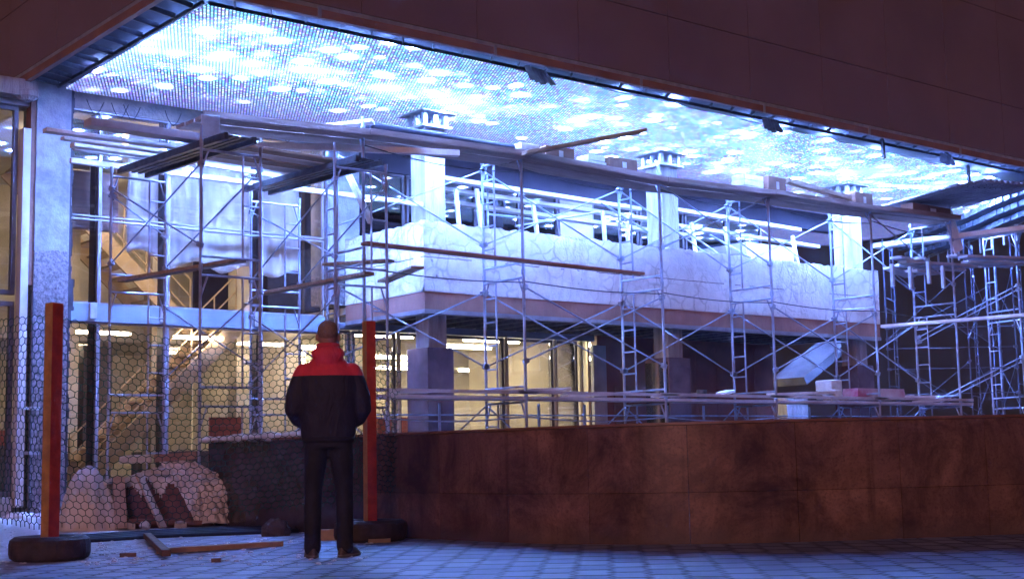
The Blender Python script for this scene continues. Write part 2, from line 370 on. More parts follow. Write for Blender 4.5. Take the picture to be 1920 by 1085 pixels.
# upper volume with seams cut as real gaps between panels
b=MB(); seams=[XL+.0]+[XL+.69+1.935*i for i in range(0,21)]
zs=[6.60,7.67,9.6,11.6]
for i in range(len(seams)-1):
    for j in range(3): b.box((seams[i]+.006,YFR,zs[j]+.006),(seams[i+1]-.006,YFR+.04,zs[j+1]-.006))
ys=[YFR+.04+1.935*i for i in range(0,9)]
for i in range(len(ys)-1):
    for j in range(3): b.box((XL,ys[i]+.006,zs[j]+.006),(XL+.04,ys[i+1]-.006,zs[j+1]-.006))
part(b,'wall_panels',brownwall)
b=MB(); b.box((XL+.05,YFR+.05,6.62),(XE,25,11.55)); part(b,'upper_storey_core',frame_dk)
# trim below the panels: light lip, dark slot
b=MB(); b.box((XL-.02,YFR-.03,6.42),(XE,YFR+.05,6.53)); b.box((XL-.02,YFR+.05,6.42),(XL+.06,32,6.53)); part(b,'edge_trim',mat('trim_brown',(.34,.18,.12),(.24,.12,.09),rough=.5,scale=2,bump=.2))
b=MB(); b.box((XL-.005,YFR-.01,6.535),(XE,YFR+.03,6.595)); b.box((XL-.005,YFR+.03,6.535),(XL+.05,32,6.595)); part(b,'edge_flashing',zinc)
for i,x in enumerate([9.0+2.9*k for k in range(11)]):
    b=MB(); b.box((x,YFR-.045,6.405),(x+.05,YFR-.033,6.56)); part(b,'trim_joint',zinc)
# soffit deck above the lights
b=MB(); b.box((XL+.06,YFR+.05,6.56),(XE,YF,6.615)); part(b,'soffit',grayceil)
# ribs / hanger rails between the trim and the light field
b=MB()
for i in range(72):
    x=7.3+i*.52
    if x<28: b.bar((x,YFR+.06,6.50),(x+.28,15.42,6.50),.025,.05)
part(b,'front_hangers',steel_dark)
b=MB()
b.bar((7.7,15.36,6.47),(28,15.36,6.47),.03,.05); b.bar((7.62,15.36,6.47),(7.62,20.2,6.47),.03,.05)
for i in range(10): b.bar((XL+.1,15.5+i*.5,6.5),(7.6,15.62+i*.5,6.49),.03,.07)
part(b,'side_hangers',steel_dark)
# torn bits of lining and loose brackets along the front edge
for u,v,L in ((1000,138,.5),(1440,232,.55),(1770,296,.6),(1655,270,.12),(1815,318,.12)):
    p=on(u,v,2,6.40); b=MB()
    if L>.2: 
        for k in range(5): b.bar(p+Vector((k*.09-.2,-.1+.02*k,.06)),p+Vector((k*.10-.1+L*.5,.18,-.03-.02*(k%3))),.09,.012)
    else: b.bar(p+Vector((0,0,.1)),p+Vector((0.02,0,-.28)),.05,.05)
    part(b,'loose_bracket',steel_dark)

# left glass facade
fw=MB(); 
def window(x0,x1,z0,z1,frame_m=frame_lt,gm=glass,y=YF,th=.024,dpt=.08,name='window'):
    f=MB(); f.box((x0,y,z0),(x0+th,y+dpt,z1)); f.box((x1-th,y,z0),(x1,y+dpt,z1)); f.box((x0+th,y+.002,z0),(x1-th,y+dpt-.002,z0+th)); f.box((x0+th,y+.002,z1-th),(x1-th,y+dpt-.002,z1))
    o=part(f,name,frame_m); q=MB(); q.box((x0+th+.001,y+.03,z0+th+.001),(x1-th-.001,y+.038,z1-th-.001)); q.build('pane',gm,o); return o
mx_=[7.88,8.36,9.50,11.17,12.38]
for i in range(4):
    for z0,z1 in ((.26,2.9),(3.18,4.50),(4.53,6.2)):
        window(mx_[i]+.002,mx_[i+1]-.002,z0,z1)
# deep dark posts behind the mullions
for x in mx_[1:4]:
    b=MB(); b.box((x-.045,YF+.09,.2),(x+.03,YF+.30,6.35)); part(b,'mullion_post',frame_dk)
b=MB(); b.box((7.86,YF-.03,2.905),(12.38,YF+.07,3.175)); part(b,'spandrel_beam',bluebeam)
for x in mx_[1:4]:
    b=MB(); b.box((x-.16,YF-.07,2.95),(x-.05,YF-.035,3.19)); part(b,'beam_bracket',zinc)
b=MB(); b.box((7.86,YF-.05,.0),(12.38,YF+.1,.255)); part(b,'plinth',concrete)
b=MB(); b.box((7.86,YF,6.205),(12.6,YF+.1,6.55)); part(b,'head_lining',mat('dusty_lining',(.30,.24,.20),(.16,.13,.13),rough=.9,scale=3,bump=.5))
# small cables looping under the head
b=MB()
for x in (8.1,8.5,8.7,9.4,10.6,11.5):
    b=MB(); pts=[Vector((x+.28*t/8,YF-.04,6.36-.22*math.sin(PI*t/8)+random.uniform(-.01,.01))) for t in range(9)]; b.tube(pts,.006,4); part(b,'loose_cable',black_pl)
# plaster pier and things to its left
b=MB(); b.box((7.30,YF-.12,0),(7.83,YF+.45,6.54)); pr=part(b,'pier',pier_mat)
b=MB()
zz=.0; pts=[]
while zz<6.5: pts.append(zz); zz+=random.uniform(.05,.13)
for a,c in zip(pts[:-1],pts[1:]):
    wv=.035+random.uniform(-.012,.02)+(0.05 if 3.0<a<3.5 else 0); b.box((7.832,YF-.115,a),(7.832+wv,YF-.05,c))
part(b,'broken_edge',mat('dark_gap',(.06,.06,.08),(.03,.03,.04),rough=.95,scale=5))
b=MB(); b.box((7.22,YF-.10,3.4),(7.295,YF+.1,6.3)); part(b,'rust_strip',mat('rust_strip',(.26,.11,.07),(.16,.07,.05),rough=.6,scale=4))
b=MB(); b.box((7.10,YF-.14,.15),(7.215,YF+.05,5.75)); part(b,'white_lining_board',mat('white_board',(.66,.66,.68),(.5,.5,.54),rough=.6,scale=1.5))
for z in (.9,1.55): 
    b=MB(); b.box((7.08,YF-.18,z),(7.42,YF-.145,z+.05)); part(b,'bracket',zinc)
b=MB(); b.tube([(7.28,YF-.16,0),(7.28,YF-.16,3.3)],.018,6); part(b,'conduit',steel_dark)
for z0,z1 in ((.3,3.15),(3.25,6.1)):
    window(4.6,7.07,z0,z1,frame_m=frame_dk,th=.07)
b=MB(); b.box((-6,YF-.02,0),(4.59,YF+.3,6.3)); part(b,'side_wall',brownwall)
b=MB(); b.box((4.6,YF-.05,6.11),(7.29,YF+.3,6.41)); part(b,'lintel',concrete)
b=MB(); b.box((4.6,YF-.05,0),(7.09,YF+.3,.295)); part(b,'sill',concrete)
b=MB(); b.box((6.2,YF-.06,6.2),(7.25,YF-.3,6.45)); b.ell((7.1,YF-.2,6.25),.2,.15,.12,8,5); part(b,'crumbling_cornice',conc_raw)

# interior: lobby
b=MB(); b.box((4,20.42,0.02),(24.5,31,.18)); part(b,'interior_floor',floorm)
b=MB(); b.box((4,20.75,6.25),(13.1,31,6.4)); part(b,'interior_ceiling',ceilm)
b=MB(); b.box((4,27,.18),(13.2,27.15,6.25)); b.box((4,20.8,.18),(4.1,27,6.25)); part(b,'interior_wall',warmwall)
b=MB(); b.box((13.2,20.75,3.05),(24.5,31,3.3)); b.box((4.5,24.0,2.95),(13.2,27,3.2)); part(b,'mezzanine_slab',ceilm)
for x in (8.9,10.6,12.3):
    b=MB(); b.box((x,23.3,.18),(x+.35,23.65,6.25)); part(b,'interior_column',warmwall)
def stair(p0,p1,wd,n,name='staircase'):
    p0=Vector(p0); p1=Vector(p1); d=p1-p0; b=MB()
    side=Vector((0,1,0))*wd
    b.bar(p0,p1,.06,.28); b.bar(p0+side,p1+side,.06,.28)
    o=part(b,name,stepm)
    b=MB()
    for k in range(n):
        q=p0+d*((k+.5)/n); b.box((q.x-.14,q.y+.04,q.z+.05),(q.x+.14,q.y+wd-.04,q.z+.09))
    b.build('treads',stepm,o)
    b=MB()
    for k in range(0,n+1,2):
        q=p0+d*(k/n); b.tube([q,q+Vector((0,0,.95))],.015,5)
    for h in (.35,.65,.95): b.tube([p0+Vector((0,0,h)),p1+Vector((0,0,h))],.015,5)
    b.build('railing',stepm,o)
stair((8.6,22.0,.2),(11.6,22.0,3.1),1.1,14)
stair((11.2,23.0,3.1),(8.2,23.0,5.9),1.1,14)
b=MB(); b.box((8.0,26.0,.2),(9.0,26.1,1.4)); b.box((10.9,21.6,.5),(11.5,21.65,1.5)); part(b,'notice_board',redpanel)
b=MB(); b.box((9.7,24.4,.2),(10.3,25.0,2.9),rz=.2); b.box((8.2,24.5,.2),(9.4,25.2,1.1)); b.box((10.9,24.2,.2),(12.2,24.8,.95)); part(b,'stored_furniture',frame_dk)
b=MB(); b.box((7.93,20.75,5.35),(8.9,20.78,6.15)); lv=part(b,'blind',louv)
b=MB()
for k in range(14): b.box((7.93,20.72,5.36+k*.057),(8.9,20.745,5.385+k*.057))
b.build('slats',louv,lv)
b=MB(); b.box((7.93,20.80,4.4),(8.86,20.82,5.34)); part(b,'faded_screen',mat('faded_screen',(.34,.20,.16),(.24,.14,.12),rough=.5,scale=2,stretch=(.5,.5,7)))
for i,(x,y,z) in enumerate([(8.6,21.7,2.86),(10.4,21.9,2.86),(12.0,22.6,2.86),(9.3,24.9,2.85),(11.6,25.0,2.85),(9.0,22.3,6.15),(11.5,23.4,6.15),(9.8,25.4,6.15),(7.9,22,6.15),(9.2,21.6,6.15),(10.4,21.7,6.15),(11.3,21.5,6.15)]):
    b=MB(); b.box((x,y,z),(x+.9,y+.12,z+.05)); part(b,'ceiling_lamp',warmlamp)  # the last few, close to the sheet, are added to brighten it
# white sheet hung behind the glass
rings=[]; b=MB(); nx=60; nz=24; vs=[]; fs=[]
for j in range(nz+1):
    for i in range(nx+1):
        x=8.96+ (12.15-8.96)*i/nx; low=3.95+.08*math.sin(i*.35)+(.12 if i<12 else 0)-.03*(i/nx)
        z=low+(6.2-low)*j/nz; y=20.69+.03*math.sin(x*9)+.02*math.sin(x*23+z*2)+.03*math.sin(z*5+x)
        vs.append((x,y,z))
for j in range(nz):
    for i in range(nx): a=j*(nx+1)+i; fs.append((a,a+1,a+nx+2,a+nx+1))
b.add(vs,fs); sh=b.build('dust_sheet',sheet,smooth=True); sh.modifiers.new('sol','SOLIDIFY').thickness=.006
tag(sh,'large white dust sheet hanging behind the upper left windows','dust sheet')

# balcony
YB=17.8; XB=12.72; XBE=24.7
b=MB(); nseg=120
def parap(x0,y0,x1,y1,zb,zt,th,n,nrm):
    bb=MB(); nrm=Vector(nrm)
    rows=6; vs=[]; fs=[]
    for i in range(n+1):
        t=i/n; x=x0+(x1-x0)*t; y=y0+(y1-y0)*t
        top=zt+random.uniform(-.02,.025)
        for j in range(rows+1):
            z=zb+(top-zb)*j/rows; o=nrm*(random.uniform(-.006,.008) if 0<j else 0)
            vs.append((x+o.x,y+o.y,z))
        vs.append((x-nrm.x*th,y-nrm.y*th,top-random.uniform(0,.01))); vs.append((x-nrm.x*th,y-nrm.y*th,zb))
    m=rows+3
    for i in range(n):
        for j in range(m-1): fs.append((i*m+j,(i+1)*m+j,(i+1)*m+j+1,i*m+j+1))
        fs.append((i*m+m-1,(i+1)*m+m-1,(i+1)*m,i*m))
    fs.append(tuple(range(m))); fs.append(tuple(n*m+k for k in range(m-1,-1,-1)))
    bb.add(vs,fs); return bb
bal=part(parap(XB,YB,XBE,YB,3.38,4.52,.14,150,(0,-1,0)),'balcony_parapet',parapet_mat)
parap(XB,YF-.14,XB,YB+.0,3.38,4.52,.14,32,(-1,0,0)).build('side_parapet',parapet_mat,bal)
parap(XBE,YB,XBE,YF+.6,3.38,4.52,.14,32,(1,0,0)).build('end_parapet',parapet_mat,bal)
b=MB(); b.box((XB+.01,YB+.01,3.10),(XBE-.01,YB+.11,3.378)); b.box((XB+.01,YB+.112,3.10),(XB+.11,YF-.14,3.378)); part(b,'fascia_strip',mat('brown_fascia',(.40,.20,.14),(.27,.13,.10),rough=.7,scale=3,bump=.3,stretch=(1,1,.5)))
b=MB(); b.box((XB+.0,YB+.0,3.03),(XBE,YB+.16,3.098)); b.box((XB,YB+.162,3.03),(XB+.16,YF-.14,3.098)); part(b,'edge_angle',mat('edge_angle',(.30,.29,.33),(.2,.2,.24),rough=.5,scale=4))
b=MB(); b.box((XB+.12,YB+.12,3.24),(XBE-.15,22.5,3.37)); part(b,'balcony_slab',conc_raw)
b=MB()
for k in range(24): b.box((XB+.3+k*.5,YB+.17,3.10),(XB+.36+k*.5,22.0,3.235))
part(b,'slab_ribs',steel_dark)
# columns
def column(x,y,w1,w2):
    b=MB(); b.box((x+.09,y+.09,.0),(x+.09+w2,y+.09+w2,3.235)); b.box((x+.06,y+.09,3.375),(x+.06+w2*1.12,y+.09+w2*1.12,6.14))
    c=part(b,'column',conc_raw)
    q=MB(); q.box((x,y,0),(x+w1,y+w1*1.12,2.5)); q.build('stone_cladding',clad,c,bevel=.006)
    if 18<x<19:
        q=MB(); q.box((x-.012,y+.02,.3),(x-.002,y+w1*1.12-.01,2.42)); q.build('added_mirror_panel',mat('added_mirror_panel',(.85,.8,.72),(.8,.75,.68),rough=.06,metal=.97),c)  # thin mirror added so this column face reflects the lit office
    q=MB(); W=w2*1.12; cx=x+.06; cy=y+.09
    q.box((cx-.10,cy-.10,6.14),(cx+W+.10,cy+W+.10,6.18)); 
    for a in (0,.5,1):
        for bb in (0,.5,1):
            if a==.5 and bb==.5: continue
            px=cx-.04+a*(W+.02); py=cy-.04+bb*(W+.02); q.box((px,py,6.181),(px+.07,py+.07,6.42))
    q.build('cap_frame',zinc,c)
    q=MB(); q.box((cx-.15,cy-.15,6.385),(cx+W+.15,cy+W+.15,6.412)); q.build('cap_plate',zinc,c)
for x,w1,w2 in ((12.88,.52,.36),(18.38,.56,.38),(24.05,.56,.38)): column(x,17.96,w1,w2)
# storefront under the balcony
for x0,x1 in ((12.42,12.9),(12.95,13.86),(13.92,16.33),(16.39,17.56),(17.62,18.2)):
    window(x0,x1,.22,2.96,frame_m=frame_dk,gm=glass,y=YF+.0,th=.05,name='shop_window')
b=MB()
brass=mat('brass_mullion',(.75,.65,.45),(.65,.55,.38),rough=.35,metal=.2,scale=2)
for x in (13.87,16.34,17.57,18.25,18.42):
    b=MB(); b.box((x,YF-.06,.1),(x+.045,YF-.003,2.97)); part(b,'bright_mullion',brass)
b=MB(); b.box((12.4,YF-.08,2.975),(18.6,YF+.1,3.09)); part(b,'shop_header',bluebeam)
b=MB(); b.box((12.4,YF-.05,0),(18.5,YF+.12,.21)); part(b,'shop_plinth',concrete)
# office behind
b=MB(); b.box((13.22,22.6,.18),(13.29,27.0,3.04)); part(b,'partition',mat('bright_partition',(.88,.82,.70),(.8,.74,.62),rough=.8,scale=1.5))
b=MB(); b.box((13.3,30.8,.18),(24.5,31,3.05)); part(b,'office_wall',warmwall)
b=MB(); b.box((18.7,20.6,.18),(18.8,24.5,3.05)); part(b,'office_wall',warmwall)
for k,(x,y) in enumerate([(15.2,25.2),(17.6,27.4),(14.2,22.6)]):
    b=MB(); b.box((x,y,.18),(x+.5,y+.5,3.05)); part(b,'office_pillar',warmwall)
for r_ in range(6):
    for c_ in range(4):
        if (r_*5+c_*3)%4==1: continue
        x=13.6+c_*2.6+.5*(r_%2); y=21.3+r_*1.55
        b=MB(); b.box((x,y,2.98),(x+1.35,y+.10,3.03)); part(b,'tube_lamp',tube_l)
b=MB(); b.box((14.2,21.4,.2),(14.9,21.5,1.5)); part(b,'poster_stand',redpanel)
b=MB()
for x,y in ((15.6,21.8),(16.6,22.6),(17.3,21.9),(15.0,23.5)): b.box((x,y,.2),(x+.7,y+.5,.95)); b.box((x+.2,y+.1,.95),(x+.5,y+.15,1.25))
part(b,'office_desks',frame_dk)
# brown wall to the right under the balcony
bw=mat('dark_brown_tiles',(.24,.085,.055),(.15,.055,.04),rough=.35,scale=2)
b=MB()
for x0 in [19.1+.62*i for i in range(8)]:
    for z0 in (.0,1.0,2.0):
        if 19.0<x0<19.9: continue
        b.box((x0+.004,YF-.02,z0+.004),(x0+.616,YF+.02,z0+.996))
b.box((18.75,YF+.02,0),(24.06,YF+.2,3.1)); part(b,'tiled_wall',bw)
b=MB(); b.box((18.6,YF-.03,.0),(18.95,YF+.05,2.9)); part(b,'grey_pilaster',concrete)
b=MB(); b.box((19.15,YF-.05,.1),(19.75,YF-.01,2.1)); part(b,'wooden_door',mat('ochre_door',(.20,.10,.06),(.15,.075,.05),rough=.6,scale=4))
# sloped stair soffit and broken pillar at the far end
p=on(1478,712,1,21.0); q=on(1565,642,1,21.0)
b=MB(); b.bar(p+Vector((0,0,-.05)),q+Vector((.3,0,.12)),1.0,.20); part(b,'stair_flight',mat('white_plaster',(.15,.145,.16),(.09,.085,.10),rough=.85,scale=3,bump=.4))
p=on(1473,700,1,20.6); b=MB(); b.box((p.x,20.6,0),(p.x+.75,21.1,2.05)); part(b,'broken_pillar',conc_raw)
# recessed upper storey behind the balcony
YU=20.9
b=MB(); b.box((12.42,YF-.02,3.4),(13.1,YF+.5,6.5)); part(b,'upper_pier',pier_mat)
ug=MB()
for x0,x1 in ((13.12,14.5),(14.55,16.2),(16.25,17.3),(17.35,18.3),(19.25,20.6),(20.65,22.0),(22.05,23.4),(23.45,24.6)):
    window(x0,x1,3.4,6.0,frame_m=frame_dk,gm=glass_dk,y=YU,th=.05,name='upper_window')
b=MB(); b.box((13.12,YU-.02,6.01),(28,YU+.2,6.5)); part(b,'upper_band',mat('purple_band',(.05,.045,.07),(.035,.03,.05),rough=.7,scale=2))
b=MB(); b.box((18.32,YU-.05,3.4),(19.22,YU+.2,6.0)); part(b,'upper_panel',mat('pale_panel',(.46,.40,.40),(.36,.31,.33),rough=.7,scale=2))
b=MB(); b.box((18.65,YU-.10,3.4),(19.1,YU-.055,5.05)); ud=part(b,'upper_door',mat('cream_door',(.6,.55,.48),(.5,.45,.4),rough=.6,scale=3))
b=MB(); b.box((18.98,YU-.13,4.2),(19.03,YU-.102,4.5)); b.build('handle',zinc,ud)
b=MB(); b.box((13.3,YU+1.6,3.3),(24.8,YU+1.7,6.2)); part(b,'upper_back_wall',mat('upper_dark',(.05,.05,.09),(.03,.03,.05),rough=.6,scale=1))
b=MB(); b.box((21.4,18.6,3.38),(22.9,20.2,5.0)); part(b,'roof_hut',mat('cream_hut',(.55,.50,.42),(.46,.42,.36),rough=.8,scale=2))

# ---------------------------------------------------------------- LED ceiling
b=MB()
outline=[(7.66,15.36),(12,15.36),(17,15.5),(22,15.7),(27.4,16.0),(28.6,17.2),(30.2,19.4),(31.5,22.3),(31.0,24.6),(24.9,24.6),(24.9,YU-.04),(13.1,YU-.04),(13.1,20.22),(7.72,20.22)]
n=len(outline)
b.add([(x,y,6.44) for x,y in outline]+[(x,y,6.455) for x,y in outline],[tuple(range(n)),tuple(range(2*n-1,n-1,-1))]+[(i,i+n,(i+1)%n+n,(i+1)%n) for i in range(n)])
led=b.build('led_ceiling',LED); tag(led,'huge ceiling of small blue and white lights glowing under the overhang','light ceiling')

# stepped curved skirt hanging at the far right end of the ceiling
b=MB(); path=[(27.7,15.6),(28.2,16.5),(28.8,17.4),(29.5,18.3),(30.1,19.2),(30.7,20.2),(31.2,21.2),(31.7,22.3)]
for i in range(len(path)-1):
    for k in range(3):
        t=k/3; x=path[i][0]+(path[i+1][0]-path[i][0])*t; y=path[i][1]+(path[i+1][1]-path[i][1])*t
        for r_ in range(3): b.box((x+.30*r_,y-.05,6.40-.16*r_-.12),(x+.30*r_+.36,y+.34,6.40-.16*r_),rz=.9)
sk=b.build('ceiling_skirt',mat('blue_sheet_metal',(.28,.34,.44),(.16,.19,.27),rough=.4,metal=.3,scale=4)); tag(sk,'stepped curved metal skirt hanging at the far right end of the light ceiling','ceiling edge')
b=MB()
for i in range(12):
    t=i/11; x=28.6+4.0*t; y=15.8+6.0*t; b.bar((x,y,5.95),(x,y,5.55),.04,.04)
b.bar((28.5,15.6,5.98),(32.8,21.9,5.98),.06,.06)
b.build('hanger',zinc,None); 
o=COL.objects['hanger']; tag(o,'row of short drop rods hanging from a rail beyond the light ceiling','hanger rail')

# ---------------------------------------------------------------- granite wall
wp=[(7.66,15.21),(7.56,13.8),(7.50,12.49),(7.52,11.6),(7.55,10.75),(7.66,9.50),(7.70,9.25),(7.86,8.80),(8.10,8.38),(8.40,8.03),(8.74,7.72),(9.10,7.46),(9.65,7.14),(10.25,6.84),(10.95,6.54),(12.2,6.1),(13.6,5.75)]
def cat(pts,st):
    P=[Vector(p) for p in pts]; P=[P[0]*2-P[1]]+P+[P[-1]*2-P[-2]]; out=[]
    for k in range(1,len(P)-2):
        n_=max(1,round((P[k+1]-P[k]).length/st))
        for i in range(n_):
            t=i/n_; a,b_,c,d=P[k-1:k+3]
            out.append(.5*((2*b_)+(c-a)*t+(2*a-5*b_+4*c-d)*t*t+(3*b_-a-3*c+d)*t**3))
    out.append(P[-2]); return out
CK=5
WA=cat(wp[:CK+1],.12); WB=cat(wp[CK:],.10)
wl=empty('stone_wall',(7.6,9.5,0),'low polished dark brown granite wall curving across the front of the paving','wall')
TH=.34
reflect_tinted_granite=mat('reflect_tinted_granite',(.075,.06,.075),(.035,.03,.04),rough=.16,scale=2.5)  # same granite; its dark blue-grey reflections are put into this colour
def wallrun(W,jn,m,nm,h_a,h_b,tv):
    b=MB(); tints=[]
    offs=[]
    for i in range(len(W)):
        d=(W[min(len(W)-1,i+1)]-W[max(0,i-1)]).normalized(); offs.append(Vector((-d.y,d.x))*TH)
    H=lambda i: h_a+(h_b-h_a)*i/len(W)
    tcur=[random.random(),random.random()]
    for i in range(len(W)-1):
        p,q=W[i],W[i+1]; d=(q-p).normalized()*.0022
        j0=(i%jn==0); j1=((i+1)%jn==0)
        if j0: tcur=[random.random(),random.random()]
        a=p+d*(1 if j0 else 0); c=q-d*(1 if j1 else 0); op,oq=offs[i],offs[i+1]
        for r_,(z0,za,zb) in enumerate(((0,.42,.42),(.423,H(i),H(i+1)))):
            b.add([(a.x,a.y,z0),(c.x,c.y,z0),(c.x,c.y,zb),(a.x,a.y,za),(a.x+op.x,a.y+op.y,z0),(c.x+oq.x,c.y+oq.y,z0),(c.x+oq.x,c.y+oq.y,zb),(a.x+op.x,a.y+op.y,za)],
              [(0,1,2,3),(5,4,7,6),(3,2,6,7),(0,4,5,1)]+([(0,3,7,4)] if (j0 or i==0) else [])+([(1,5,6,2)] if (j1 or i==len(W)-2) else [])); tints.append((tcur[r_]*tv,4+(1 if (j0 or i==0) else 0)+(1 if (j1 or i==len(W)-2) else 0)))
    wobj=b.build(nm,m,wl)
    # a dark backing strip so that the joints read as thin dark lines
    at=wobj.data.attributes.new('tint','FLOAT','FACE')
    k=0
    for t_,n_ in tints:
        for _ in range(n_): at.data[k].value=t_; k+=1
    import bmesh
    bm_=bmesh.new(); bm_.from_mesh(wobj.data); bmesh.ops.remove_doubles(bm_,verts=bm_.verts,dist=1e-5)
    for f_ in bm_.faces: f_.smooth=True
    for e_ in bm_.edges: e_.smooth=len(e_.link_faces)==2 and e_.calc_face_angle(0)<.4
    bm_.to_mesh(wobj.data); bm_.free()
    b=MB()
    for i in range(len(W)-1):
        p,q=W[i],W[i+1]; op,oq=offs[i],offs[i+1]; e0=-op*.05; e1=-oq*.05; h0=H(i)+.003; h1=H(i+1)+.003
        a=[p+e0,q+e1,q+oq*1.05,p+op*1.05]; hh=[h0,h1,h1,h0]
        b.add([(v_.x,v_.y,h) for v_,h in zip(a,hh)]+[(v_.x,v_.y,h+.022) for v_,h in zip(a,hh)],[(3,2,1,0),(4,5,6,7),(0,1,5,4),(1,2,6,5),(2,3,7,6),(3,0,4,7)])
    b.build('coping',MATS.get('granite_coping') or mat('granite_coping',(.26,.12,.075),(.17,.075,.05),rough=.35,scale=6),wl)
KL=int(len(WA)*.66)
wallrun(WA[:KL+1],9,reflect_tinted_granite,'reflect_tinted_slabs',.975,.966,0)
wallrun(WA[KL:],9,granite,'slabs',.966,.968,1.6)
wallrun(WB,9,granite,'slabs',.968,1.012,.5)
# snow lying on the far left end of the wall
b=MB()
for i in range(26):
    t=random.random(); y=15.2-2.7*t; x=7.48-.12*t+.1+random.uniform(0,.2); b.ell((x,y,1.0+.01),random.uniform(.06,.16),random.uniform(.08,.2),random.uniform(.02,.06),8,5)
s_=b.build('snow_on_wall',snow,smooth=True); tag(s_,'lumps of snow lying on top of the dark granite wall',kind='stuff')

# ---------------------------------------------------------------- scaffolding
JZ=[0.0,1.67,3.62,5.56]
def frame_mb(pf,pr,z0,z1,top=None,topr=None,r=.021,lad=True,light=False):
    pf=Vector((*pf,0)); pr=Vector((*pr,0)); d=pr-pf; b=MB()
    P=lambda t,z: pf+d*t+Vector((0,0,z))
    b.tube([P(0,z0),P(0,top or z1)],r,8); b.tube([P(1,z0),P(1,topr or z1)],r,8)
    for z in (z0+.14,z1-.10):
        if z>0.2: b.tube([P(.02,z),P(.98,z)],r*.85,6)
    if lad:
        b.tube([P(.70,max(z0+.14,.0)),P(.70,z1-.10)],r*.7,6)
        k=z0+.45
        while k<z1-.3: b.tube([P(.70,k),P(.99,k)],r*.65,6); k+=.38
    b.tube([P(.01,z1-.36),P(.12,z1-.10)],r*.6,6); b.tube([P(.99,z1-.36),P(.88,z1-.10)],r*.6,6)
    # collars at the joints
    for t in (0,1): b.tube([P(t,z1-.05),P(t,z1+.03)],r*1.35,8)
    return b
def scaffold_line(name,frames,JZ,label,cat,group,braces=(),top=None,tops=None,r=.021,m=steel,lad=True):
    x=sum(f[0][0] for f in frames)/len(frames); y=sum(f[0][1] for f in frames)/len(frames)
    root=empty(name,(x,y,0),label,cat,group)
    for i,(pf,pr) in enumerate(frames):
        for j in range(len(JZ)-1):
            last=j==len(JZ)-2
            tf=(tops[i] if (tops and last) else None); frame_mb(pf,pr,JZ[j],JZ[j+1],top=tf,r=r,lad=lad).build('frame',m,root,smooth=False)
    for a,c in braces:
        a=Vector(a); c=Vector(c); dd=(c-a).normalized(); b=MB(); b.tube([a,c],r*.58,6); b.bar(a-dd*.03,a+dd*.06,r*2.6,r*3.2); b.bar(c-dd*.06,c+dd*.03,r*2.6,r*3.2); b.build('cross_brace',m,root)
    return root
XS=[10.73,13.70,16.78,19.64,22.74,25.53]; YA=16.5; YR=17.5
frames=[((x,YA),(x,YR)) for x in XS]
br=[]
for i in range(5):
    a,c=XS[i],XS[i+1]
    for z0,z1 in ((2.17,3.38),(4.16,5.40)):
        br.append(((a,YR,z1),(c,YR,z0))); br.append(((a,YR,z0),(c,YR,z1)))
a,c=XS[1],XS[2]
br+= [((a,YA,3.38),(c,YA,2.2)),((a,YA,2.2),(c,YA,3.38))]
a,c=XS[2],XS[3]
br+= [((a,YA,5.37),(c,YA,4.15)),((a,YA,4.23),(c,YA,5.4))]
a,c=XS[3],XS[4]
br+= [((a,YA,3.38),(c,YA,2.2)),((a,YA,2.2),(c,YA,3.38))]
a,c=XS[4],XS[5]
br+= [((a,YA,5.37),(c,YA,4.15))]
fs_=scaffold_line('scaffolding',frames,JZ,'long run of blue grey tube scaffolding standing along the front of the white balcony','scaffolding',None,br,tops=[5.68,5.69,5.70,5.68,5.66,5.88],r=.024)
# sagging guard lines and lower ledgers
def sag(a,c,s,n=12): 
    a=Vector(a); c=Vector(c); return [a+(c-a)*(i/n)-Vector((0,0,s*math.sin(PI*i/n))) for i in range(n+1)]
for i in range(5):
    b=MB(); b.tube(sag((XS[i],YA,1.34),(XS[i+1],YA,1.34),.07),.013,6); b.build('ledger',steel,fs_)
    b=MB(); b.tube(sag((XS[i],YA-.0,5.28-.02),(XS[i+1],YA,5.2),.10),.010,6); b.build('guard_line',steel_dark,fs_)
    b=MB(); b.tube(sag((XS[i],YA,3.46),(XS[i+1],YA,3.44),.05),.010,6); b.build('guard_line',steel_dark,fs_)
b=MB(); b.tube([(XS[0],YR,1.40),(XS[5]+.3,YR,1.40)],.015,6); b.build('ledger',steel,fs_)
for i in range(6):
    x=XS[i]; b=MB(); b.tube([(x,YR,1.55),(x-.9,YR,.9)],.013,6); b.tube([(x,YR,1.55),(x+.9,YR,.9)],.013,6); b.build('foot_brace',steel,fs_)
# intermediate trestle posts under the lower deck
for i in range(5):
    for t in (.33,.66):
        x=XS[i]+(XS[i+1]-XS[i])*t; b=MB(); b.tube([(x,YR-.1,0),(x,YR-.1,1.58)],.024,6); b.build('prop',steel,fs_)

# towers standing by the left windows
TZ=[0.05,1.53,3.17,4.77]
def tower(x0,y0,w0,x1,y1,w1,label,tops,brc):
    return scaffold_line('scaffold_tower',[((x0,y0),(x0+w0,y0)),((x1,y1),(x1+w1,y1))],TZ,label,'scaffold tower','scaffold towers by the left windows',brc,tops=tops,r=.020,lad=True)
fx0,fy0,nx0,ny0=7.52,17.88,7.77,15.68
tower(fx0,fy0,.80,nx0,ny0,.84,'blue steel scaffold tower before the left windows, directly behind the rubble heap',[4.78,4.98],
  [((nx0,ny0,4.5),(fx0,fy0,3.45)),((nx0,ny0,3.45),(fx0,fy0,4.5)),((nx0+.84,ny0,4.5),(fx0+.8,fy0,3.45)),((nx0+.84,ny0,2.9),(fx0+.8,fy0,1.9)),((nx0+.84,ny0,1.9),(fx0+.8,fy0,2.9)),((fx0,fy0,4.4),(fx0+.8,fy0,3.9))])
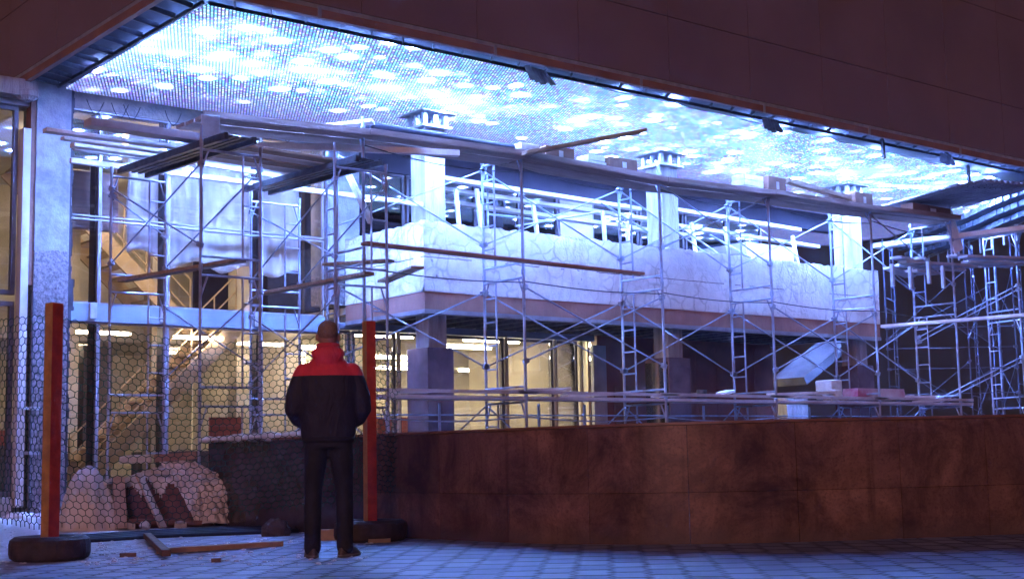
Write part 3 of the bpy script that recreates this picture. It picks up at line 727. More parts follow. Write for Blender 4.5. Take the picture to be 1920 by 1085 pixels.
tower(10.0,18.5,.84,9.72,15.65,.83,'blue steel scaffold tower between the left windows and the white balcony',[4.9,5.0],
  [((9.72,15.65,4.5),(10.0,18.5,3.45)),((9.72,15.65,3.45),(10.0,18.5,4.5)),((10.55,15.65,4.5),(10.84,18.5,3.45)),((9.72,15.65,2.9),(10.0,18.5,1.9)),((9.72,15.65,1.9),(10.0,18.5,2.9))])
# perforated steel decks of the towers
def lowplank(a,c,label):
    b=MB(); b.bar(a,c,.16,.045); o=b.build('plank',wood); tag(o,label,'plank','planks on the scaffolding')
def deck(a,c,wd,label):
    a=Vector(a); c=Vector(c); d=(c-a).normalized(); s=Vector((0,0,1)).cross(d); b=MB(); L=(c-a).length; n=int(L/.12)
    b.bar(a-s*(wd/2),c-s*(wd/2),.05,.09); b.bar(a+s*(wd/2),c+s*(wd/2),.05,.09)
    for k in range(n): 
        p=a+d*(L*(k+.5)/n); b.bar(p-s*(wd/2-.03)+Vector((0,0,.02)),p+s*(wd/2-.03)+Vector((0,0,.02)),.085,.012)
    for t in (-.12,.0,.12): b.bar(a+s*t*wd*2+Vector((0,0,.005)),c+s*t*wd*2+Vector((0,0,.005)),.05,.012)
    o=b.build('steel_deck',steel_dark); tag(o,label,'deck board','steel decks laid across the scaffold towers'); return o
deck((7.92,18.1,4.80),(8.15,15.35,4.80),.42,'dark perforated steel deck across the tower behind the rubble heap')
deck((10.0,18.3,4.80),(10.22,15.55,4.80),.42,'dark steel deck sloping across the tower next to the white balcony')
lowplank((7.7,17.9,3.24),(8.35,15.7,3.30),'narrow grey board laid low across the tower behind the rubble heap')
lowplank((10.1,18.3,3.24),(10.3,15.7,3.26),'narrow grey board laid low across the tower next to the white balcony')

# ---------------------------------------------------------------- planks
def plank(a,c,wd,th,m,label,group='planks on the scaffolding',name='plank'):
    b=MB(); b.bar(a,c,wd,th); o=b.build(name,m,bevel=.004); tag(o,label,'plank',group); return o
def plank_px(u0,v0,u1,v1,z,wd,th,m,label,z1=None,**k): return plank(on(u0,v0,2,z),on(u1,v1,2,z if z1 is None else z1),wd,th,m,label,**k)
ZP=4.91
plank((6.16,16.75,ZP),(8.45,16.72,ZP),.14,.05,woodw,'pale plank whose end sticks out farthest to the left past the plaster pier')
plank((6.55,16.35,ZP+.07),(8.15,16.4,ZP+.07),.22,.10,mat('grey_channel',(.5,.48,.5),(.36,.34,.38),rough=.5,scale=3),'thick grey channel beam topmost of the bundle on the left tower')
plank((6.5,17.05,ZP),(8.3,17.1,ZP),.12,.04,woodw,'pale plank in the middle of the bundle at the left tower')
plank((6.75,17.35,ZP),(8.2,17.4,ZP),.14,.06,woodw,'short pale plank with a notched end in the left tower bundle')
plank((6.85,17.55,ZP),(8.15,17.6,ZP),.08,.04,woodw,'thinnest pale batten of the bundle on the left tower')
plank((7.0,18.05,ZP-.05),(13.4,18.15,ZP-.05),.07,.07,woodw,'long white batten running from the plaster pier to the balcony, lowest of the rails')
for k,y in enumerate((16.2,16.5,16.8,17.1)):
    plank((8.5,y,ZP+.02*(k%2)),(10.25+.1*k,y+.12,ZP),.22,.04,[wood,woodw,wood,woodw][k],['brown board nearest the viewer between the two left towers','pale board second from the front between the two left towers','brown board third from the front between the two left towers','pale board farthest back between the two left towers'][k])
plank((8.1,17.5,ZP+.02),(10.4,17.7,ZP),.06,.06,woodw,'thin white rail behind the boards between the two left towers')
# long white rail crossing behind the front poles
plank_px(405,272,640,277,5.05,.12,.09,woodw,'long white rail crossing from the left tower towards the first bare column',z1=5.25)
p=on(640,277,2,5.25); 
plank(p,on(860,288,2,5.25),.12,.09,woodw,'white rail end that reaches the first bare column from the left')
# top deck of the front run
b=MB()
segs=[(8.1,10.7,5.27,5.375),(10.71,13.70,5.385,5.43),(13.71,16.78,5.42,5.36),(16.79,19.6,5.36,5.43),(19.61,22.7,5.44,5.45),(22.71,25.6,5.46,5.53)]
names=['long brown ribbed deck board reaching from the left tower to the first tall front pole','brown deck board under the dark roll of sheeting','brown deck board carrying the first two cardboard boxes','brown deck board ending under the white stacked blocks','brown deck board leading from the white blocks to the grey sheets','brown deck board at the far right carrying the last box']
for (x0,x1,z0,z1),nm in zip(segs,names):
    for k,y in enumerate((16.42,)):
        b=MB(); z0+=.0; z1+=.0
        b.bar((x0,y,z0),(x1,y,z1),.24,.05); b.bar((x0,y-.137,z0+.03),(x1,y-.137,z1+.03),.03,.09); b.bar((x0,y+.28,z0),(x1,y+.28,z1),.24,.05); b.bar((x0,y+.56,z0+.01),(x1,y+.56,z1+.01),.24,.05)
        o=b.build('deck_board',mat('old_deck_wood',(.34,.24,.20),(.22,.15,.13),rough=.75,scale=5,bump=.4,stretch=(.5,6,6))); tag(o,nm,'deck board','deck boards on top of the front scaffolding')
# dark roll
b=MB(); b.tube([(10.95,16.85,5.64),(12.4,16.85,5.63),(13.95,16.86,5.63)],.085,12); b.tube([(10.95,16.62,5.60),(12.4,16.62,5.60),(13.95,16.6,5.60)],.06,10)
o=b.build('sheeting_roll',black_pl,smooth=True); tag(o,'dark blue roll of plastic sheeting lying along the top scaffold deck','plastic roll')
# diagonal planks resting on top
plank_px(405,262,700,228,5.46,.2,.05,woodw,'white plank slanting up from the left tower toward the first tall front pole',z1=5.62)
plank(Vector((13.5,16.2,5.42)),on(1206,246,2,5.95),.26,.05,wood,'grey plank pointing up to the right above the first cardboard box')
plank_px(377,235,412,238,5.12,.02,.30,zinc,'small upright metal plate at the top of the left tower')
plank(Vector((XS[0]-.1,16.35,3.79)),Vector((16.15,16.35,3.72)),.16,.045,mat('red_brown_plank',(.36,.16,.09),(.26,.11,.07),rough=.7,scale=6),'long red brown plank fixed along the scaffold in front of the white parapet')
plank((11.6,16.4,3.52),(12.0,17.9,3.50),.2,.04,wood,'short grey plank laid crosswise in front of the parapet corner')
plank((10.7,17.5,3.62),(11.2,16.5,3.60),.2,.04,wood,'short grey plank by the first tall front pole, level with the parapet')
plank((10.85,16.5,4.15),(11.0,17.4,5.1),.06,.10,woodw,'short white batten leaning against the first tall front pole')
# rails behind the parapet
for k,(y,z,xa,xb) in enumerate(((18.75,5.50,13.4,18.6),(18.95,5.36,13.4,19.6),(19.2,5.2,13.6,20.5),(18.9,5.55,19.0,23.6),(19.2,5.3,19.4,24.6))):
    plank((xa,y,z),(xb,y+.1,z-.06),.16,.07,woodw,['uppermost white rail behind the parapet by the first column','second white rail behind the parapet by the first column','lowest white rail behind the parapet by the first column','upper white rail behind the parapet past the second column','lower white rail behind the parapet past the second column'][k],group='white rails above the balcony')
PK=0
for x,h in ((14.1,5.35),(14.6,5.4),(15.9,5.3),(17.5,5.3),(18.1,5.25),(20.0,5.3),(21.0,5.3),(23.2,5.3)): 
    b=MB(); b.bar((x,18.6,3.9),(x+random.uniform(-.12,.15),18.8,h),.06,.06); o=b.build('timber_prop',woodw)
    tag(o,'thin white timber prop behind the parapet, '+['first to the right of the first column','second to the right of the first column','third to the right of the first column','midway between the first two columns','just left of the second column','just right of the second column','midway between the second and third columns','nearest the third column'][PK],'prop','timber props behind the parapet'); PK+=1
pb=empty('pipe_bracing',(17.2,18.6,4.6),'slanting blue pipes braced behind the balcony parapet','pipe bracing')
for a_,c_ in (((17.2,18.4,5.35),(19.4,18.5,4.6)),((19.0,18.4,5.2),(20.7,18.5,4.55)),((15.2,18.5,4.75),(17.2,18.5,5.2)),((20.1,18.4,5.0),(21.6,18.5,4.6)),((13.4,19.0,4.6),(13.4,19.0,5.7)),((14.9,18.9,4.5),(14.9,18.9,5.7)),((14.9,18.9,5.0),(16.4,18.9,5.0))):
    b=MB(); b.tube([a_,c_],.02,6); b.build('pipe',steel,pb)
plank((20.1,16.42,5.76),(22.0,16.44,5.62),.14,.09,wood,'pale brown timber lying over the deck between the white blocks and the next box')
plank((13.8,16.75,5.52),(15.4,16.9,5.55),.16,.05,woodw,'pale board behind the first cardboard box')
plank((22.7,16.6,5.56),(24.2,16.5,5.54),.2,.07,woodw,'white board left of the last orange box')
plank((16.3,16.7,5.44),(18.7,16.8,5.46),.18,.06,wood,'brown board lying past the second column cap')
plank((14.7,16.6,5.50),(15.5,16.6,5.58),.05,.05,wooddk,'dark batten between the two middle cardboard boxes')
# boxes and white blocks on the deck
def carton(x,z,sx,sz,label,y=16.35,rz=0.0,white=True):
    b=MB(); b.box((x,y,z),(x+sx,y+.30,z+sz),rz=rz); o=b.build('cardboard_box',card,bevel=.008); tag(o,label,'box','cardboard boxes on the top deck')
    q=MB(); q.box((x+sx*.45,y-.004,z+sz*.25),(x+sx*.6,y-.0015,z+sz*.7),rz=rz,c=(x+sx/2,y+.15,0)); q.build('tape_label',foam,o)
    return o
carton(14.10,5.452,.61,.22,'brown cardboard box at the middle of the top deck, left of the second column'); carton(15.50,5.435,.63,.22,'brown cardboard box right beside the second column cap')
carton(19.50,5.47,.50,.31,'brown cardboard box beside the white stacked blocks'); carton(22.1,5.48,.55,.28,'brown cardboard box between the white blocks and the grey sheets'); carton(24.0,5.53,1.35,.20,'long orange brown box at the far right end of the top deck')
def blocks(x,z,n,label,y=16.4,w=.4):
    b=MB()
    for k in range(n): b.box((x+random.uniform(-.02,.02),y,z+k*.105),(x+w+random.uniform(-.02,.02),y+.3,z+k*.105+.095),rz=random.uniform(-.05,.05))
    o=b.build('block_stack',foam,bevel=.006); tag(o,label,'blocks','white block stacks on the top deck')
blocks(13.62,5.46,2,'white stacked blocks left of the first cardboard box'); blocks(15.05,5.45,2,'low white stacked blocks between the two middle cardboard boxes'); blocks(18.87,5.45,3,'tall pile of white blocks on the top deck past the second column',w=.56); blocks(21.3,5.48,2,'white stacked blocks near the third column',w=.6)
# corrugated sheets
b=MB(); A=on(1640,368,2,6.0); B=on(1775,338,2,6.0); 
ex=(Vector((26.6,15.5,6.05))-Vector((23.9,15.45,6.05))); 
for L_ in range(3):
    o0=Vector((23.75+.25*L_,17.1-.15*L_,5.72+.05*L_)); ux=Vector((2.1,-.1,.12)); uy=Vector((.25,-1.75,.22)); n=44; vs=[];fs=[]
    for i in range(n+1):
        t=i/n; z=.03*(1 if (i//2)%2 else -1)
        p=o0+ux*t+Vector((0,0,z)); vs+= [p,p+uy,p+Vector((0,0,-.006)),p+uy+Vector((0,0,-.006))]
    for i in range(n):
        a=i*4; c=a+4; fs+=[(a,a+1,c+1,c),(a+2,c+2,c+3,a+3),(a,c,c+2,a+2),(a+1,a+3,c+3,c+1)]
    b.add(vs,fs)
o=b.build('corrugated_sheets',mat('corrugated_metal',(.30,.30,.36),(.2,.2,.25),rough=.5,metal=.3,scale=4)); tag(o,'stack of grey corrugated sheets on top of the far right scaffolding','metal sheets')
b=MB(); b.bar((25.6,16.6,5.72),(25.95,16.6,4.9),.35,.03,up=(0,1,0)); o=b.build('hanging_board',woodw); tag(o,'pale board hanging down beside the last box on the right','board')

# lower deck clutter
for i,(x0,x1) in enumerate(((10.4,13.9),(13.5,17.0),(16.6,19.9),(19.4,22.9),(22.5,25.9))):
    b=MB()
    for k in range(3): b.bar((x0+random.uniform(-.2,.2),16.62+.3*k,1.63+.01*k),(x1+random.uniform(-.3,.3),16.62+.3*k+random.uniform(-.05,.05),1.63+.01*k),.26,.05)
    b.bar((x0,16.44,1.72),(x1,16.44,1.71),.03,.05)
    o=b.build('deck_board',mat('frosty_boards',(.66,.64,.66),(.40,.36,.36),rough=.8,scale=1.6),bevel=.003); tag(o,['lower deck boards at the left end of the front scaffolding, behind the right red post','lower deck boards in front of the lit shop window','lower deck boards in front of the second column','lower deck boards in front of the dark brown tiled wall','lower deck boards in front of the third column'][i],'deck board','lower deck boards of the front scaffolding')
clut=[(11.3,.9,.3),(13.0,1.9,.16),(14.3,.6,.1),(14.9,1.6,.2),(17.1,1.3,.2),(19.6,2.2,.3),(21.4,1.4,.25),(22.1,2.6,.3),(23.6,2.0,.2),(24.8,1.6,.3),(20.5,1.1,.5),(18.4,.7,.4)]
CLP=['beside the right red post','in front of the first column','just right of the first column','before the left part of the shop window','before the right part of the shop window','before the dark tiled wall, left half','before the dark tiled wall, right half','before the sloping stair','below the third column','at the far right end of the balcony','before the middle of the tiled wall','in front of the second column']
for i,(x,L,dy) in enumerate(clut):
    y=16.6+.12*(i%5); z=1.69+.035*(i%3)
    plank((x,y,z),(x+L,y+dy,z+.05+.03*(i%2)),.18,.05,[woodw,woodw,wood,woodw][i%4],['short board','long board','small board','narrow board'][i%4]+' lying loose on the lower deck '+CLP[i],group='loose boards on the lower deck',name='offcut')
b=MB(); b.box((22.45,16.8,1.72),(24.0,17.15,1.93)); b.box((22.44,16.795,1.78),(24.01,17.155,1.87)); o=b.build('insulation_pack',mat('red_striped_pack',(.45,.10,.16),(.7,.66,.66),rough=.5,scale=1.5)); tag(o,'red and white wrapped pack on the lower deck near the third column','pack')
b=MB(); b.box((21.9,17.0,1.72),(22.25,17.4,2.1)); b.box((21.75,16.8,1.72),(21.95,17.0,1.9)); o=b.build('white_sack',foam,bevel=.03); tag(o,'pale upright sack on the lower deck before the broken pillar','sack')
b=MB(); b.tube([(18.1,16.9,1.70),(18.1,16.9,1.84)],.09,10); o=b.build('bucket',steel_dark); tag(o,'small dark bucket on the lower deck before the tiled wall','bucket')

# ---------------------------------------------------------------- far scaffolding on the right
def far_frame_pts(u0,u1,D0,D1):
    a=dep(u0,800,D0); c=dep(u1,800,D1); return ((a.x,a.y),(c.x,c.y))
FR=[far_frame_pts(1672,1690,30,31),far_frame_pts(1826,1842,30,31.2),far_frame_pts(1872,1886,33,34.2),far_frame_pts(1915,1932,30,31.2)]
FJ=[0,1.95,3.9,5.3]
def P3(t,z): return Vector((t[0],t[1],z))
br=[]
for i,j in ((0,1),(1,2),(2,3),(0,2)):
    for z0,z1 in ((1.2,2.6),(3.1,4.6)):
        br.append((P3(FR[i][0],z0),P3(FR[j][0],z1))); br.append((P3(FR[i][1],z1),P3(FR[j][1],z0)))
for z in (1.9,2.45,2.9,3.35): br.append((P3(FR[0][0],z),P3(FR[3][0],z)))
fr=scaffold_line('far_scaffolding',FR,FJ,'blue scaffolding standing in the dark beyond the end of the balcony','scaffolding',None,br,r=.017,m=steel_dimmed)
FR2=[far_frame_pts(1905,1925,20.5,20.9)]
# closer corner run on the right edge
e0=(28.05,16.5); e1=(28.3,17.45)
fr2=scaffold_line('side_scaffolding',[(e0,e1),((30.6,15.6),(31.0,16.4))],JZ,'scaffolding at the right edge of the picture under the end of the overhang','scaffolding',None,
   [((25.53,16.5,5.1),(28.05,16.5,5.45)),((e0[0],e0[1],4.2),(25.6,17.5,3.0)),((e0[0],e0[1],4.3),(25.6,17.5,3.1)),((25.6,17.5,1.5),(e0[0],e0[1],2.6)),((25.6,17.5,1.6),(e0[0],e0[1],2.7))],r=.023)
plank_px(1655,612,1925,590,3.2,.2,.06,woodw,'long pale beam crossing the dark gap at the right, lower one')
plank_px(1640,462,1925,428,5.25,.34,.10,woodw,'broad pale beam crossing the dark gap at the right, upper one')
b=MB()
for k in range(16):
    u=1690+random.uniform(-30,150); p=dep(u,495+random.uniform(-16,18),28+random.uniform(0,3)); q=p+Vector((random.uniform(.8,2.2),random.uniform(-.8,.6),random.uniform(-.12,.12))); b.bar(p,q,.25,.05)
o=b.build('board_pile',mat('blue_grey_boards',(.45,.45,.48),(.3,.3,.34),rough=.6,scale=3)); tag(o,'jumbled pile of pale boards on the far scaffolding at the right',kind=None,cat='board pile')
b=MB()
for u,v in ((1672,495),(1706,500),(1740,490),(1767,498)):
    p=dep(u,v,27.5); b.bar(p,p-Vector((0,0,.45)),.07,.05)
o=b.build('drop_brackets',zinc); tag(o,'short white brackets hanging under the far pile of boards','brackets')
plank((27.5,16.0,5.5),(30.8,18.2,5.2),.05,.05,steel_dark,'dark pole slanting below the right end of the light ceiling')

# ---------------------------------------------------------------- net fence with tyre feet
def tyre(c,R,h,label,rot=0):
    c=Vector(c); b=MB(); prof=[(R*.52,.02),(R*.56,.0),(R*.86,.0),(R*.97,.025),(R,.06),(R,h-.06),(R*.97,h-.025),(R*.86,h),(R*.6,h),(R*.53,h-.02),(R*.5,h-.05),(R*.72,h-.06),(R*.75,h*.5),(R*.72,.06),(R*.5,.05)]
    n=56; vs=[];fs=[];m=len(prof)
    for i in range(n):
        t=2*PI*i/n
        for r,z in prof:
            rr=r*(1-(.012 if (i%2 and .05<z<h-.05 and r>R*.95) else 0)); vs.append(c+Vector((rr*math.cos(t),rr*math.sin(t),z)))
    for i in range(n):
        for k in range(m): fs.append((i*m+k,((i+1)%n)*m+k,((i+1)%n)*m+(k+1)%m,i*m+(k+1)%m))
    b.add(vs,fs); q=MB()
    o=b.build('tyre',rubber,smooth=False,origin=c); tag(o,label,'tyre','old tyres weighting the fence posts')
    q.tube([c+Vector((0,0,.01)),c+Vector((0,0,h-.055))],R*.5,24); q.build('concrete_fill',mat('tyre_fill',(.3,.27,.27),(.2,.18,.18),rough=.9,scale=5),o)
    return o
TL=Vector((3.99,10.12,0)); TL=on(93,1049,2,0)  # centre of the left tyre
TR=on(695,1013,2,0)
tyre(TL,.315,.19,'worn black tyre around the foot of the left red post'); tyre(TR,.34,.19,'dusty tyre under the right red post, behind the standing man')
def post(c,wd,top,label,ang):
    c=Vector(c); R=Matrix.Rotation(ang,3,'Z'); b=MB(); hw=wd/2; z0=.135
    e=empty('fence_post',(c.x,c.y,z0),label,'post','red wooden fence posts')
    def bx(x0,x1,y0,y1,lean=0):
        vs=[]
        for z in (z0,top):
            l=lean*(z-z0)
            for x,y in ((x0,y0),(x1,y0),(x1,y1),(x0,y1)): p=R@Vector((x+l,y,0)); vs.append((c.x+p.x,c.y+p.y,z))
        return MB().add(vs,[(0,3,2,1),(4,5,6,7),(0,1,5,4),(1,2,6,5),(2,3,7,6),(3,0,4,7)])
    bx(-hw,hw,-hw,hw,0).build('timber',redpost,e,bevel=.003)
    bx(-hw-.004,-hw-.001,-hw+.002,hw-.002,0).build('painted_side',yelpost,e)
    return e
va=math.atan2(ray(95,860).y,ray(95,860).x)
post(TL,.10,2.06,'square red post with ochre side, standing in the left tyre',va-PI/2+.62)
post(TR,.092,2.03,'square red post behind the right shoulder of the standing man',va-PI/2+.22)
# net
P0=on(-160,1035,2,0); path=[Vector((P0.x,P0.y)),Vector((TL.x,TL.y-.0)),Vector((TR.x,TR.y)),Vector((on(757,1006,2,0).x,on(757,1006,2,0).y))]
path[1]+=Vector((-.03,.07)); path[2]+=Vector((-.03,.07))
cum=[0]
for a,c in zip(path[:-1],path[1:]): cum.append(cum[-1]+(c-a).length)
def pt(u):
    for i in range(3):
        if u<=cum[i+1] or i==2:
            t=(u-cum[i])/(cum[i+1]-cum[i]); return path[i]+(path[i+1]-path[i])*t
def ztop(u):
    if u<cum[1]: return 1.97-.02*math.sin(u*3)
    if u<cum[2]:
        t=(u-cum[1])/(cum[2]-cum[1]); return 1.97-.16*math.sin(PI*t)-.02*t
    return 1.93-.35*(u-cum[2])
HXW=.072; SID=.042; RH=SID*1.5
nb=MB(); nodes=set(); U=cum[-1]; cols=int(U/HXW); rows=30
def warp(u,z01):
    p=pt(min(max(u,0),U)); zt=ztop(u); zb=.24+.05*math.sin(u*1.7)+ (0.0 if u<cum[1] else .03)+(.12 if u>cum[2] else 0)
    z=zb+(zt-zb)*z01
    off=.03*math.sin(u*2.3+z*3)+.012*math.sin(u*7+z*5)
    return Vector((p.x-.6*off,p.y+off,z+.006*math.sin(u*31+z*17)))
tot=rows*RH
def strand(u0,z0,u1,z1):
    a=warp(u0,z0/tot); c=warp(u1,z1/tot); nb.tube([a,c],.0032,4,caps=False)
for j in range(rows):
    z=j*RH; sh_=(j%2)*HXW/2
    for i in range(cols):
        u=i*HXW+sh_
        if u+HXW>U: continue
        strand(u,z,u,z+SID)                                  # vertical side
        strand(u,z+SID,u+HXW/2,z+SID*1.5); strand(u,z+SID,u-HXW/2 if u>=HXW/2 else 0,z+SID*1.5)
net=nb.build('safety_net',netm); tag(net,'sagging green hexagonal plastic net strung between the two red posts','net')

# ---------------------------------------------------------------- rubble heap, pipes, wood
def lump_mesh(c,rx,ry,h,seed,nx=46,ny=30,ang=0,flat=.0,fold=.06):
    rnd=random.Random(seed); ph=[rnd.uniform(0,6) for _ in range(8)]; vs=[];fs=[]; c=Vector(c); R=Matrix.Rotation(ang,3,'Z')
    for j in range(ny+1):
        for i in range(nx+1):
            a=2*i/nx-1; q=2*j/ny-1; r=min(1,(abs(a)**2.6+abs(q)**2.6)**(1/2.6))
            hh=h*(1-r**4.5)**.6*(.82+.18*math.sin(a*3+ph[0])+.12*math.sin(q*4+ph[1]))
            pv=Vector((a*rx*3.2+seed,q*ry*3.2,seed*2.1)); cz=abs(mn.noise(pv))*2.2-.5+abs(mn.noise(pv*2.7))*.9-.2+.35*mn.noise(pv*7)
            hh+=fold*1.5*(1-r*r)*cz
            ex=1+.06*math.sin(math.atan2(q,a)*5+ph[5])+.05*math.sin(math.atan2(q,a)*9+ph[6])
            vs.append(c+R@Vector((a*rx*ex,q*ry*ex,max(.0,hh))))
    for j in range(ny):
        for i in range(nx): a=j*(nx+1)+i; fs.append((a,a+1,a+nx+2,a+nx+1))
    return MB().add(vs,fs)
vd=math.atan2(ray(280,900).y,ray(280,900).x); rt=vd-PI/2   # across the view
hc=on(280,992,2,0)+Vector((.35,.55,0))
across=Vector((math.cos(rt),math.sin(rt),0)); away=Vector((math.cos(vd),math.sin(vd),0))
hp=empty('rubble_heap',hc,'rubbish heap wrapped in torn beige sheeting and snow below the left windows','rubble heap')
lump_mesh(hc+away*.15,.80,.50,.62,3,nx=90,ny=60,ang=rt,fold=.035).build('brown_core',tarp_red,hp,smooth=True)
lw=dict(rx=.40,ry=.46,h=.60,seed=9,nx=80,ny=70,ang=rt+.2,fold=.05)
lc=hc-across*.70-away*.14
lump_mesh(lc,**lw).build('left_wrapping',tarp,hp,smooth=True)
def snow_over(mb,thr,nm):
    q=MB(); rn=random.Random(3); vs=[v+Vector((0,0,.016)) for v in mb.v]; fs=[]
    for f in mb.f:
        c_=sum((vs[k] for k in f),Vector())/4
        if c_.z>thr+.05*math.sin(c_.x*31)+.04*math.sin(c_.y*27+2)+.03*math.sin(c_.x*70+c_.y*50): fs.append(f)
    q.add(vs,fs); o=q.build(nm,snow,hp,smooth=True); o.modifiers.new('s','SOLIDIFY').thickness=.03
snow_over(lump_mesh(lc,**lw),.38,'snow_cap')
snow_over(lump_mesh(hc+away*.15,.80,.50,.62,3,nx=90,ny=60,ang=rt,fold=.035),.46,'snow_cap')
def flap(pts_top,pts_bot,m_,name,seed,amp=1):
    rnd=random.Random(seed); ph=[rnd.uniform(0,6) for _ in range(6)]; vs=[];fs=[];NX=60;NZ=40
    for j in range(NZ+1):
        for i in range(NX+1):
            s=i/NX; t=j/NZ; a=pts_top[0]+(pts_top[1]-pts_top[0])*s; c=pts_bot[0]+(pts_bot[1]-pts_bot[0])*s
            p=a+(c-a)*t; bl=.15*math.sin(PI*t); p=p+Vector((0,0,bl*.5))-away*bl*.5
            cr=abs(math.sin(s*9+t*4+ph[0]))**.5*.05+abs(math.sin(s*17-t*9+ph[1]))*.03+.02*math.sin(t*19+s*13+ph[2])+.012*math.sin(s*47+t*31+ph[3])
            p+= -away*cr*amp+Vector((0,0,.35*cr*amp)); p.z=max(p.z,.012+.01*math.sin(s*30)**2)
            if j==NZ: p+=-away*.03*math.sin(s*23+ph[4])+across*.02*math.sin(s*31)
            vs.append(p)
    for j in range(NZ):
        for i in range(NX): a=j*(NX+1)+i; fs.append((a,a+1,a+NX+2,a+NX+1))
    o=MB().add(vs,fs).build(name,m_,hp,smooth=True); o.modifiers.new('s','SOLIDIFY').thickness=.012; return o
up=Vector((0,0,1))
flap((hc+across*.0+up*.76,hc+across*.40+up*.74),(hc+across*.42-away*.62+up*.03,hc+across*1.12-away*.48+up*.02),tarp,'torn_sheet',5)
flap((hc+across*.40+up*.72,hc+across*.60+up*.60),(hc+across*.86-away*.52+up*.02,hc+across*1.50-away*.28+up*.02),tarp,'right_flap',8,1.4)
b=MB(); rnd=random.Random(21)
for (a_,h_,f_,n_,sp_) in ((.58,.52,-.30,30,.10),(.74,.38,-.40,26,.10),(.92,.20,-.46,14,.10)):
    for k in range(n_):
        p=hc+across*(a_+rnd.uniform(-sp_,sp_))+away*(f_+rnd.uniform(-.08,.08))+up*(h_+rnd.uniform(-.02,.02)); q_=rnd.uniform(.02,.06); b.ell(p,q_*1.5,q_*1.2,q_*.5,9,6)
b.build('snow_patch',snow,hp,smooth=True)
b=MB(); b.bar(hc-across*.22-away*.36+up*.62,hc+across*.06-away*.70+up*.02,.09,.03); b.build('broken_slat',mat('broken_slat',(.55,.42,.34),(.38,.28,.2),rough=.8,scale=6),hp)
b=MB(); b.bar(hc-across*.44-away*.34+up*.60,hc-across*.40-away*.62+up*.02,.13,.03); b.build('broken_slat',MATS['broken_slat'],hp)
b=MB(); b.bar(hc-across*.36-away*.5+up*.10,hc+across*.5-away*.62+up*.06,.12,.05); b.build('red_batten',tarp_red,hp)
rnd=random.Random(33)
for k,(a_,f_,z_,s_w) in enumerate(((-.34,-.52,.0,.22),(-.98,-.42,.0,.2),(.25,-.80,.0,.18),(1.2,-.45,.0,.24),(-.55,-.30,.50,.26),(.05,-.25,.62,.24),(.30,-.10,.70,.26),(-.15,-.66,.0,.14),(.98,-.62,.0,.16),(.80,-.34,.34,.2))):
    b=MB(); n_=7; cc=hc+across*a_+away*f_+up*z_; R_=Matrix.Rotation(rnd.uniform(-.6,.6),3,across)@Matrix.Rotation(rnd.uniform(-.5,.5),3,away); P_=[]
    for q_ in range(n_):
        th=2*PI*q_/n_+rnd.uniform(-.3,.3); rr=s_w*rnd.uniform(.35,.62); P_.append((math.cos(th)*rr,math.sin(th)*rr*.7))
    lo=[cc+R_@(across*x+away*y) for x,y in P_]; hi=[cc+R_@(across*(x*.93)+away*(y*.93)+up*(.05+.03*rnd.random())) for x,y in P_]
    vs=lo+hi; dz=max(0,.0-min(v.z for v in vs)); vs=[v+up*dz for v in vs]
    b.add(vs,[tuple(range(n_-1,-1,-1)),tuple(range(n_,2*n_))]+[(q_,(q_+1)%n_,n_+(q_+1)%n_,n_+q_) for q_ in range(n_)])
    b.build('broken_slab',mat('pale_broken_slab',(.62,.58,.55),(.42,.38,.36),rough=.9,scale=9,bump=.6),hp)
# boards on top of the heap
b=MB(); b.bar(hc-across*.05+up*.80,hc+across*.44+up*.83,.3,.085); o=b.build('plank',mat('wet_plank',(.36,.22,.14),(.24,.14,.1),rough=.8,scale=6)); tag(o,'short brown plank resting on top of the snowy rubble heap','plank')
b=MB(); b.box((0,0,0),(.01,.01,.01)); b=MB(); b.bar(hc-across*.44+up*.79,hc-across*.07+up*.80,.3,.10); o=b.build('foam_block',foam,bevel=.02); tag(o,'white snowy block beside the brown plank on top of the rubble heap','block')
# bundle of black pipes
for k in range(4):
    a=on(112,1016-3*k,2,.02); c=on(300,1004-3*k,2,.02); d=on(560,994-3*k,2,.02)
    b=MB(); b.tube([a,(a+c)/2+Vector((0,0,.0)),c,(c+d)/2,d],.022,7); o=b.build('black_pipe',black_pl,smooth=True)
    tag(o,['nearest of the four thin black pipes lying before the rubble heap','second nearest thin black pipe lying before the rubble heap','third thin black pipe from the front before the rubble heap','farthest thin black pipe, closest to the rubble heap'][k],'pipe','black pipes on the ground')
o=plank_px(297,1032,527,1018,.03,.09,.045,mat('yellow_plank',(.46,.27,.14),(.32,.18,.1),rough=.75,scale=6),'long narrow plank lying on the paving in front of the rubble heap',group=None)
o=plank_px(276,1003,312,1036,.05,.07,.05,wooddk,'dark split stick lying against the long plank on the paving',group=None)
for k,(u,v,L) in enumerate(((240,1038,.13),(405,1048,.07))):
    p=on(u,v,2,.02); b=MB(); b.box((p.x-L/2,p.y-L*.3,0.0),(p.x+L/2,p.y+L*.3,.03),rz=rt); o=b.build('wood_scrap',wooddk); tag(o,['small brown offcut on the paving right of the left tyre','tiny dark scrap on the paving in front of the long plank'][k],'scrap')
# stone by the man
sc=on(516,1004,2,0); b=MB(); rnd=random.Random(4)
b.ell(sc+up*.05,.15,.11,.12,12,8,rot=Matrix.Rotation(rt,3,'Z')); 
b.v=[p+Vector((rnd.uniform(-.015,.015),rnd.uniform(-.015,.015),rnd.uniform(-.01,.02))) for p in b.v]; b.v=[Vector((p.x,p.y,max(p.z,0))) for p in b.v]
o=b.build('stone',mat('dark_stone',(.12,.09,.09),(.06,.05,.055),rough=.8,scale=8,bump=.6)); tag(o,'dark rough stone lying left of the standing man','stone')
